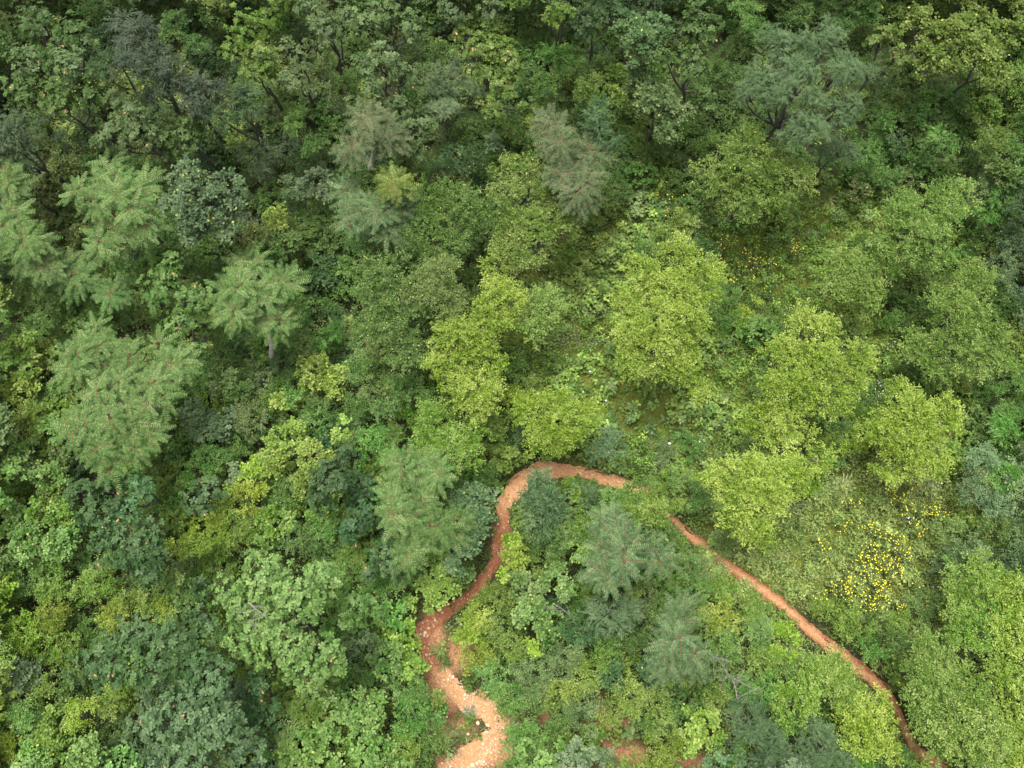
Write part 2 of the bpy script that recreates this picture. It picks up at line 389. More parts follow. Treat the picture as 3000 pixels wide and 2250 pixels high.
# linear base colours of living foliage, by look
PAL = {
 'lime': (.112, .182, .024), 'limeolive': (.080, .142, .025), 'olive': (.055, .105, .024), 'deep': (.037, .078, .025),
 'deepblue': (.036, .076, .027), 'blue': (.054, .098, .040), 'grey': (.078, .128, .056), 'greyolive': (.072, .120, .040),
 'fresh': (.062, .150, .030), 'mid': (.060, .124, .028), 'yel': (.110, .178, .034), 'pale': (.078, .146, .038),
 'ail': (.070, .158, .042), 'ailblue': (.066, .138, .052), 'ailgrey': (.062, .108, .044), 'brown': (.064, .098, .026),
 'dusk': (.052, .078, .044),
}
WORD = {'lime': 'bright yellow-green', 'limeolive': 'yellowish olive', 'olive': 'olive green', 'deep': 'deep green', 'deepblue': 'dark blue-green',
 'blue': 'bluish green', 'grey': 'greyish green', 'greyolive': 'grey-olive', 'fresh': 'fresh green', 'mid': 'mid green', 'yel': 'pale yellowish',
 'pale': 'pale green', 'ail': 'light green', 'ailblue': 'pale bluish', 'ailgrey': 'silvery green', 'brown': 'brownish olive', 'dusk': 'dark smoky'}
LEAFW = {'elm': 'small-leaved', 'round': 'round-leaved', 'oak': 'broad-leaved', 'wil': 'narrow-leaved', 'spray': 'fine-leaved', 'ail': 'feather-leaved', 'rob': 'feathery'}
def light_gradient(u, v):
    """light gradient painted into leaf colour: darker up-slope and top left, brighter below"""
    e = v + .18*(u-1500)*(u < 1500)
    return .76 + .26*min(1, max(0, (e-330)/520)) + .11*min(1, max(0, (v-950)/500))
def jitter(c, s=.08):
    k = random.gauss(1, s); return tuple(max(.005, x*k*random.gauss(1, s*.5)) for x in c)

# ------------------------------------------------------------------ labels
LAND = [('the top-left corner',0,0),('the top-right corner',3000,0),('the bottom-left corner',0,2250),('the bottom-right corner',3000,2250),
 ('the top of the trail bend',1640,1380),("the trail's left kink",1240,1860),('the stony pale trail stretch',1420,2110),
 ('the middle of the straight trail',2325,1798),('where the trail leaves bottom right',2720,2220),
 ('the largest feather-leaved tree',350,1150),('the leaning feather-leaved tree',745,870),('the feather-leaved tree beside the trail',1220,1480),
 ('the bluish feather-leaved tree',1825,1630),('the small bluish feather sapling',1968,1880),('the yellow flower field centre',2540,1680),
 ('the fallen grey log',2872,696),('the huge silvery tree',2370,240),('the mossy clearing',1830,1190),('the long lime tree',1370,1010),
 ('the tallest lime tree',1950,920),('the spiky pale grass clump',2470,1424),('the dark smoky trees',480,200),('the big pale oak',830,1800),
 ('the big dark oak',450,1900),('the teal feather-leaved tree',1100,585),('the grey bare-stemmed sapling',1090,400),('the pale-topped lime tree',2210,480),
 ('the trail mouth at bottom centre',1350,2240),('the middle of the top edge',1500,0),('the middle of the left edge',0,1125),
 ('the middle of the right edge',3000,1125),('the grey dome-shaped tree',590,570),('the bright far-right lime tree',2690,1270)]
USED = set()
DIRS = ['right of','upper right of','above','upper left of','left of','lower left of','below','lower right of']
def make_label(desc, u, v):
    near = sorted(LAND, key=lambda q: math.hypot(q[1]-u, q[2]-v))
    for rank in range(6):
        nm, lu, lv = near[rank]; d = math.hypot(lu-u, lv-v)
        dr = DIRS[int(round(math.atan2(lv-v, u-lu)/(PI/4))) % 8]
        how = 'at' if d < 45 else ('close ' if d < 160 else ('' if d < 320 else 'well ')) + dr
        for ex in ('', ):
            lb = f'{desc} {how} {nm}'
            if len(lb.split()) <= 16 and lb not in USED: USED.add(lb); return lb
    for a in range(4):
        for b in range(a+1, 6):
            n1, n2 = near[a], near[b]
            lb = f'{desc} between {n1[0]} and {n2[0]}'
            if n1[0] != n2[0] and len(lb.split()) <= 16 and lb not in USED: USED.add(lb); return lb
    for rank in range(8):                       # crowded spots: say how far from the landmark, in metres
        nm, lu, lv = near[rank]; d = math.hypot(lu-u, lv-v)/ppm(0)
        dr = DIRS[int(round(math.atan2(lv-v, u-lu)/(PI/4))) % 8]
        lb = f'{desc} {d:.1f} m {dr} {nm}'
        if len(lb.split()) <= 16 and lb not in USED: USED.add(lb); return lb
    return desc
def tag(o, label, cat, group=None, kind=None):
    if label: o['label'] = label; USED.add(label)
    if cat: o['category'] = cat
    if group: o['group'] = group
    if kind: o['kind'] = kind
    return o
def empty(name, loc):
    o = bpy.data.objects.new(name, None); o.empty_display_size = .3; C.objects.link(o); o.location = loc; return o

# ------------------------------------------------------------------ plants
def plant(sty, col, H, lobes, label=None, tree=True, flat=.62, trunk_to=None, dens=1.0, group=None, sparse=False, top=None, name=None):
    """lobes: (u, v, r) in photo pixels of the crown as seen; real sizes follow from the height"""
    L3 = []
    if tree and lobes[0][1] < 600: H += .3
    cu = sum(l[0]*l[2]**2 for l in lobes)/sum(l[2]**2 for l in lobes); cv = sum(l[1]*l[2]**2 for l in lobes)/sum(l[2]**2 for l in lobes)
    ext = max(math.hypot(l[0]-cu, l[1]-cv)+l[2] for l in lobes)
    for (u, v, r) in lobes:
        dd = math.hypot(u-cu, v-cv)/ext
        z = H*(1-.30*dd*dd)*random.uniform(.93, 1.05) if len(lobes) > 1 else H
        R = r/ppm(z-.2)
        zc = max(z - R*(.9 if tree and cv < 560 and sty != 'ail' else flat), .25)
        x, y = P(u, v, zc+R*flat*.5)
        L3.append((x, y, zc, max(R*.72, R - (.50 if sty == 'ail' and col != 'ail' else .38 if sty == 'ail' else .06 if sty == 'elm' else .10))))
    if trunk_to: bx, by = P(*trunk_to)
    else: bx, by = P(cu, cv, H*.75); bx += random.uniform(-.25, .25); by += random.uniform(-.25, .25)
    bz = hz(bx, by); base = np.array([bx, by, bz])
    root = empty(name or ({'ail':'feather_leaved_tree','rob':'feathery_tree','oak':'oak_tree','elm':'elm_tree'}.get(sty, 'tree') if tree else 'shrub'), base)
    color = PAL[col] if label else jitter(PAL[col], .09)
    if sty not in ('ail', 'rob'): color = tuple(q*light_gradient(cu, cv) for q in color)  # painted light gradient multiplied into the foliage colour
    foliage = Soup(); tips_all = []
    fl0 = flat
    for (x, y, zc, R) in L3:
        flat = .46 if sty == 'ail' else (.9 if tree and cv < 560 else fl0)
        g = hz(x, y); zc = zc + g*.5
        if sty == 'ail':
            p, d = dome((x, y, zc), R*.95, flat, .50 if not sparse else .60, fill=.08, jit=.14)
            n = len(p); k = 9
            a = (RNG.uniform(0, 2*PI, n)[:, None] + np.arange(k)*2*PI/k + RNG.normal(0, .2, (n, k))).ravel()
            lift = RNG.uniform(-.08, .26, n*k)
            dd_ = np.stack([np.cos(a), np.sin(a), lift], 1) + np.repeat(d, k, 0)*.3
            cc = np.repeat(p, k, 0) + rand_dirs(n*k)*.06; LL = RNG.uniform(.55, .85, n*k)
            compound(foliage, cc, dd_, LL, 11, .042, .145, .22, np.clip(np.repeat(RNG.normal(.45, .14, n), k) + RNG.normal(0, .25, n*k), 0, 1.2))
        elif sty == 'rob':
            p, d = dome((x, y, zc), R*.9, flat, .27, fill=.35)
            n = len(p); k = 9
            dd_ = norm(rand_dirs(n*k, -.2, .6) + np.repeat(d, k, 0)*.6); cc = np.repeat(p, k, 0) + rand_dirs(n*k)*.12
            compound(foliage, cc, dd_, RNG.uniform(.26, .42, n*k), 8, .026, .065, .35, np.repeat(np.clip(RNG.normal(.45, .2, n), 0, 1), k), stalk=False)
        elif sty == 'oak':
            p, d = dome((x, y, zc), R*.92, flat, .27, fill=.3)
            whorls(foliage, p, d, per=3)
        else:
            p, d = dome((x, y, zc), R*.88, flat, STY[sty][7], fill=.3)
            sprigs(foliage, p, d, sty, dens, shade=random.uniform(-.22, .22) if len(L3) > 1 else 0)
        tips_all.append(((x, y, zc, R), p))
    mats = [M[sty], M['stalk']] if sty == 'ail' else [M[sty]]
    foliage.build('crown' if tree else 'foliage', mats, root, color, origin=base)
    # wood
    zf = bz + (H-bz)*(.38 if tree else .1)
    r0 = .018 + .009*H*(1.2 if tree else .5)
    lx = sum(l[0] for l in L3)/len(L3); ly = sum(l[1] for l in L3)/len(L3)
    fork = np.array([bx + (lx-bx)*.45, by + (ly-by)*.45, zf])
    if trunk_to: fork = np.array([bx + (lx-bx)*.72, by + (ly-by)*.72, bz + (H-bz)*.66]); r0 *= 1.25
    bark = M['pale_bark'] if trunk_to else M['bark']
    if tree:
        s = Soup(); s.add(tube(bend(base - (0,0,.15), fork, 6, .07), np.linspace(r0*1.25, r0*.75, 6), 9)); s.build('trunk', bark, root, origin=base)
    for (x, y, zc, R), p in tips_all:
        s = Soup(); a = fork if tree else base + RNG.normal(0, .05, 3)*(1,1,0)
        c = np.array([x, y, zc - .35*R]); s.add(tube(bend(a, c, 6, .10), np.linspace(r0*.62, r0*.25, 6), 6))
        m = min(len(p), 26 if tree else 10)
        for q in p[RNG.permutation(len(p))[:m]]:
            st_ = c + (a-c)*RNG.uniform(0, .35)
            s.add(tube(bend(st_, q, 4, .10), np.linspace(r0*.26, .006, 4), 4))
        s.build('branch' if tree else 'stem', bark if tree else M['twig'], root, origin=base)
    kind = 'tree' if tree else 'shrub'
    lb = label or make_label(f'{WORD[col]} {LEAFW[sty]} {kind}', cu, cv)
    tag(root, lb, kind, group)
    return root

# every line: style colour height ; crown lobes in photo pixels
T = '''
ail ail 6.2 345,1080 u lab=largest tree with long feather-like light green leaves, left side of the hillside ; 271,1021,105 407,1044,95 510,1066,65 316,1157,120 203,1066,75 271,1270,105 384,1270,85 316,1351,70 440,1150,70
ail ail 5.4 lab=leaning feather-leaved tree with its grey crooked trunk showing below the crown trunk=822,1105 ; 723,773,55 814,831,62 678,908,58 804,944,52 746,854,62 690,840,40
ail ail 5.0 lab=light green feather-leaved tree overhanging the left side of the red trail ; 1181,1383,66 1271,1390,56 1226,1545,80 1158,1500,66 1316,1540,62 1212,1613,36 1140,1450,66 1235,1450,80
ail ailblue 4.6 lab=pale bluish feather-leaved tree standing inside the loop of the trail ; 1795,1530,38 1823,1580,50 1768,1640,58 1838,1640,66 1895,1622,56 1791,1694,50
ail ailblue 3.4 lab=small bluish feather-leaved sapling below the trail loop, beside bare twigs ; 1990,1812,34 1976,1880,46 1958,1935,40 2040,1925,38
ail ailblue 4.8 lab=teal feather-leaved tree in the upper middle with one yellow-green shoot ; 1030,570,50 1100,600,80 1170,600,60 1130,650,55 1040,640,50
ail ailgrey 5.6 sparse lab=sparse silver-grey feather-leaved sapling with forked bare stems showing trunk=1085,520 ; 1060,350,45 1120,360,55 1040,430,45 1150,400,34
ail ailgrey 5.8 sparse lab=open silver-grey feather-leaved tree with several separate leafy tufts trunk=1660,560 ; 1620,370,50 1640,410,30 1735,440,55 1705,530,60 1650,500,42 1700,580,34
ail ail 6.0 lab=large pale feather-leaved tree to the left of the grey dome-shaped tree ; 325,510,75 260,570,75 340,600,100 300,690,80 400,540,55 420,640,55
ail ail 5.0 lab=feather-leaved tree cut off by the left edge, above the darker one ; 30,640,62 70,700,48 -40,680,60
ail ail 5.0 ; 25,530,50 -30,500,60
ail ail 4.2 ; 80,745,42 130,770,42 200,785,40
ail ail 4.0 ; 226,809,42 330,860,30
rob ailgrey 7.4 lab=huge silvery feathery tree in the upper right, the widest crown there ; 2290,130,95 2420,120,100 2480,200,85 2350,240,115 2240,240,85 2450,330,90 2370,360,72 2190,260,46 2500,290,50 2320,400,50
rob ailgrey 4.0 ; 2465,445,62 2410,430,40
rob blue 3.6 ; 2200,2130,80 2260,2170,60
rob ailgrey 3.4 ; 2400,2180,80 2350,2220,60 2470,2225,60
rob grey 3.2 ; 1395,250,30 1316,226,80 1300,320,60
elm lime 4.6 lab=long bright lime tree whose crown runs down towards the trail bend ; 1466,782,55 1480,868,72 1430,940,85 1317,976,66 1398,1039,100 1294,1089,66 1393,1134,90 1384,1193,52 1350,960,50
elm limeolive 4.2 ; 1579,899,78 1560,960,50 1620,880,40
elm olive 4.8 lab=olive small-leaved tree with yellowing tips left of the long lime tree ; 1113,840,100 1070,780,60 1150,900,70 1190,1020,64 1130,960,70
elm olive 4.8 ; 1290,818,92 1300,886,66 1230,850,66 1250,770,50
elm limeolive 5.0 ; 1524,488,74 1490,540,50 1590,540,50
elm olive 4.6 ; 1339,588,92 1270,560,60 1240,640,70 1300,700,86 1400,620,50
elm limeolive 4.8 ; 1624,601,84 1565,678,100 1500,640,60 1650,660,50 1490,720,56
elm lime 5.0 lab=tallest lime tree, its long twin crown rising in the middle of the meadow ; 1850,890,66 1890,800,76 1990,750,66 2040,830,76 1860,970,76 1930,960,86 2020,930,76 1830,1050,56 1920,1050,76 2000,1040,76 2040,1120,46 1970,850,70 2080,790,40
elm limeolive 3.6 ; 1985,650,44 1950,700,48 2015,660,36
elm lime 3.8 lab=lime tree right above the top of the trail bend ; 1633,1229,84 1565,1211,64 1692,1238,74 1600,1283,56 1650,1170,44
elm limeolive 3.6 ; 1271,1247,84 1339,1306,74 1240,1310,60 1390,1260,44
elm limeolive 5.2 lab=pale-topped lime tree near the upper edge of the meadow ; 2190,410,74 2170,480,74 2240,500,84 2130,530,74 2330,520,70 2200,590,64 2280,560,60 2060,490,40
elm limeolive 4.4 ; 2650,600,66 2678,640,66 2740,570,66 2760,640,70 2650,700,80 2740,720,80 2620,760,50 2830,570,56
elm limeolive 3.8 lab=yellow-green tree above the lime tree with the dark fork ; 2520,795,86 2542,880,56 2452,810,54 2480,740,44
elm limeolive 4.6 ; 2814,908,96 2904,976,90 2700,999,54 2768,1044,80 2904,1066,54 2859,818,76 2780,830,50 2840,1000,60
elm lime 4.4 lab=broad bright lime tree with a dark fork in its crown ; 2375,962,64 2300,1044,80 2407,1044,76 2497,1089,80 2316,1134,86 2429,1157,74 2226,1238,70 2316,1238,70 2440,960,40 2520,1040,40
elm lime 4.2 lab=bright lime tree just above the straight trail ; 2294,1315,80 2181,1405,96 2271,1419,96 2090,1405,50 2226,1473,90 2400,1340,44 2203,1536,76 2320,1380,60 2130,1470,50
elm lime 4.2 lab=bright far-right lime tree with white flowers showing through its edge ; 2678,1202,90 2746,1238,80 2610,1261,70 2780,1200,56 2633,1351,70 2723,1360,70 2690,1290,70 2650,1160,50
elm limeolive 4.0 ; 2859,1726,74 2820,1780,56 2900,1660,50
elm limeolive 4.0 ; 2881,1839,80 2820,1860,56 2930,1790,50
elm limeolive 4.4 ; 2746,1929,72 2746,2020,80 2700,1980,50 2720,2090,50
elm limeolive 4.6 lab=yellow-tipped tree crowding the right side of the trail mouth ; 2836,2042,92 2768,2133,80 2881,2133,90 2904,2200,80 2820,2200,60
elm lime 4.2 ; 2972,1862,72 2972,1740,66
elm lime 4.2 ; 2972,1997,72 2980,2110,72 2990,2220,60
elm limeolive 3.2 ; 2340,2060,70 2400,2000,50
elm limeolive 3.0 ; 2430,1975,72 2480,2020,60
elm lime 3.2 ; 2540,2160,80 2590,2130,44 2500,2090,50 2570,2060,50
oak olive 5.8 ; 90,60,90 200,90,90 150,160,70
oak greyolive 5.6 ; 60,170,76 190,190,84 250,130,50
oak olive 5.4 ; 160,290,82 250,260,66 60,270,64
oak deep 5.6 ; 290,190,44 320,150,30
oak greyolive 5.8 lab=light oak with scattered rusty leaves under the dark smoky trees ; 384,340,105 320,400,70 440,400,70 330,290,46 440,310,46
oak mid 5.0 ; 530,390,72 580,350,46 490,430,50
oak limeolive 5.6 ; 723,81,84 680,150,50 780,60,60
oak limeolive 5.4 ; 760,160,80 800,210,60 730,210,40
oak greyolive 5.8 ; 950,68,84 900,20,60 1010,40,70
oak greyolive 5.4 ; 850,230,66 880,170,56 840,130,40
oak greyolive 6.0 ; 1080,60,84 1200,60,74 1130,20,50
oak greyolive 6.0 ; 1122,165,84 1180,210,60 1060,180,50 1080,240,50
oak greyolive 5.4 ; 1100,330,96 1220,370,74 1040,300,50 1230,420,50 1160,300,50
oak limeolive 5.6 lab=yellowish broad-leaved oak with large leaf tufts near the top centre ; 1400,130,74 1475,160,84 1480,240,70 1420,200,56 1350,90,46 1545,300,40 1440,310,46
oak greyolive 5.4 ; 1330,30,60 1440,20,50
oak limeolive 5.4 ; 1610,36,54 1660,20,36
oak deep 5.0 ; 1720,46,80 1800,30,50
oak olive 5.8 ; 2060,70,96 2040,180,76 2080,270,56 1960,150,46
oak limeolive 5.4 ; 2588,100,64 2640,160,46
oak mid 5.2 lab=light-topped oak between the two upper feather-leaved trees on the left ; 475,818,84 565,870,84 520,940,74 578,1030,50 440,880,50 500,770,50
oak deepblue 4.8 ; 226,1450,66 310,1440,76 270,1520,70
oak deepblue 4.4 ; 393,1419,66 350,1480,60
oak deep 5.0 ; 361,1613,100 300,1580,56 430,1600,80 400,1670,60
oak deep 4.2 ; 570,1460,70 610,1420,40
oak deepblue 4.0 ; 963,1406,84 1000,1340,50 930,1460,50
oak deepblue 3.6 ; 1036,1536,64 1070,1500,40
oak deepblue 3.8 ; 1122,1636,74 1150,1690,40 1080,1680,40
oak pale 5.4 lab=big pale oak with a few rusty leaves, lower left ; 768,1703,112 859,1771,115 723,1861,92 836,1884,108 927,1703,86 881,1974,74 949,1929,80 655,1748,64 700,1780,70
oak deep 5.4 lab=big dark oak with the largest leaf tufts, lower left ; 271,1952,92 384,1884,92 497,1884,100 588,1839,64 429,1975,76 330,1980,50 560,1800,40
oak deepblue 5.6 ; 588,1985,86 640,2020,56 520,1990,50
oak blue 5.8 lab=greyish oak at the bottom edge below the big dark oak ; 610,2070,90 520,2110,100 429,2155,90 610,2155,100 700,2200,80 540,2214,80 680,2120,50
oak deepblue 3.6 ; 746,2020,64 768,2110,64
oak mid 3.4 ; 1036,1771,74 1010,1830,50 1090,1800,40
oak deep 3.2 ; 1045,1884,74 1000,1930,50
round grey 6.0 lab=grey-green dome-shaped tree with a dense round crown ; 588,570,110 530,520,70 660,540,70 560,650,74 650,640,70 500,600,50
round greyolive 5.4 ; 1881,113,96 1830,60,56 1930,60,60
round greyolive 5.0 ; 1930,280,90 1880,220,66 1990,310,56 1960,380,46
round limeolive 5.2 ; 2791,113,110 2700,60,70 2860,60,70 2720,170,70
round limeolive 5.2 ; 2870,150,84 2950,90,80 2930,200,60
wil dusk 7.0 lab=dark smoky tree with a soft crown, the upper of the pair ; 400,110,90 380,190,66 450,170,70 360,60,50
wil dusk 6.6 lab=dark narrow-leaved tree just below the smoky soft-crowned one ; 520,230,82 590,260,70 460,260,56 560,310,50
wil deep 5.8 ; 680,290,70 730,310,56 640,340,50
wil blue 5.6 ; 27,389,70 60,440,50 -20,440,60
wil deepblue 5.6 ; 1746,362,56 1790,400,44 1760,310,36
round blue 3.6 lab=round bluish tree between the feather-leaved tree and the trail ; 1384,1455,62 1384,1535,66 1340,1490,50 1345,1640,50 1360,1590,50
wil blue 3.6 lab=blue-green pointed tree leaning over the inner edge of the trail bend ; 1590,1465,60 1585,1405,24 1550,1440,36 1580,1520,50 1630,1500,44
wil blue 3.2 ; 1791,1794,70 1740,1830,50 1840,1800,46
'''
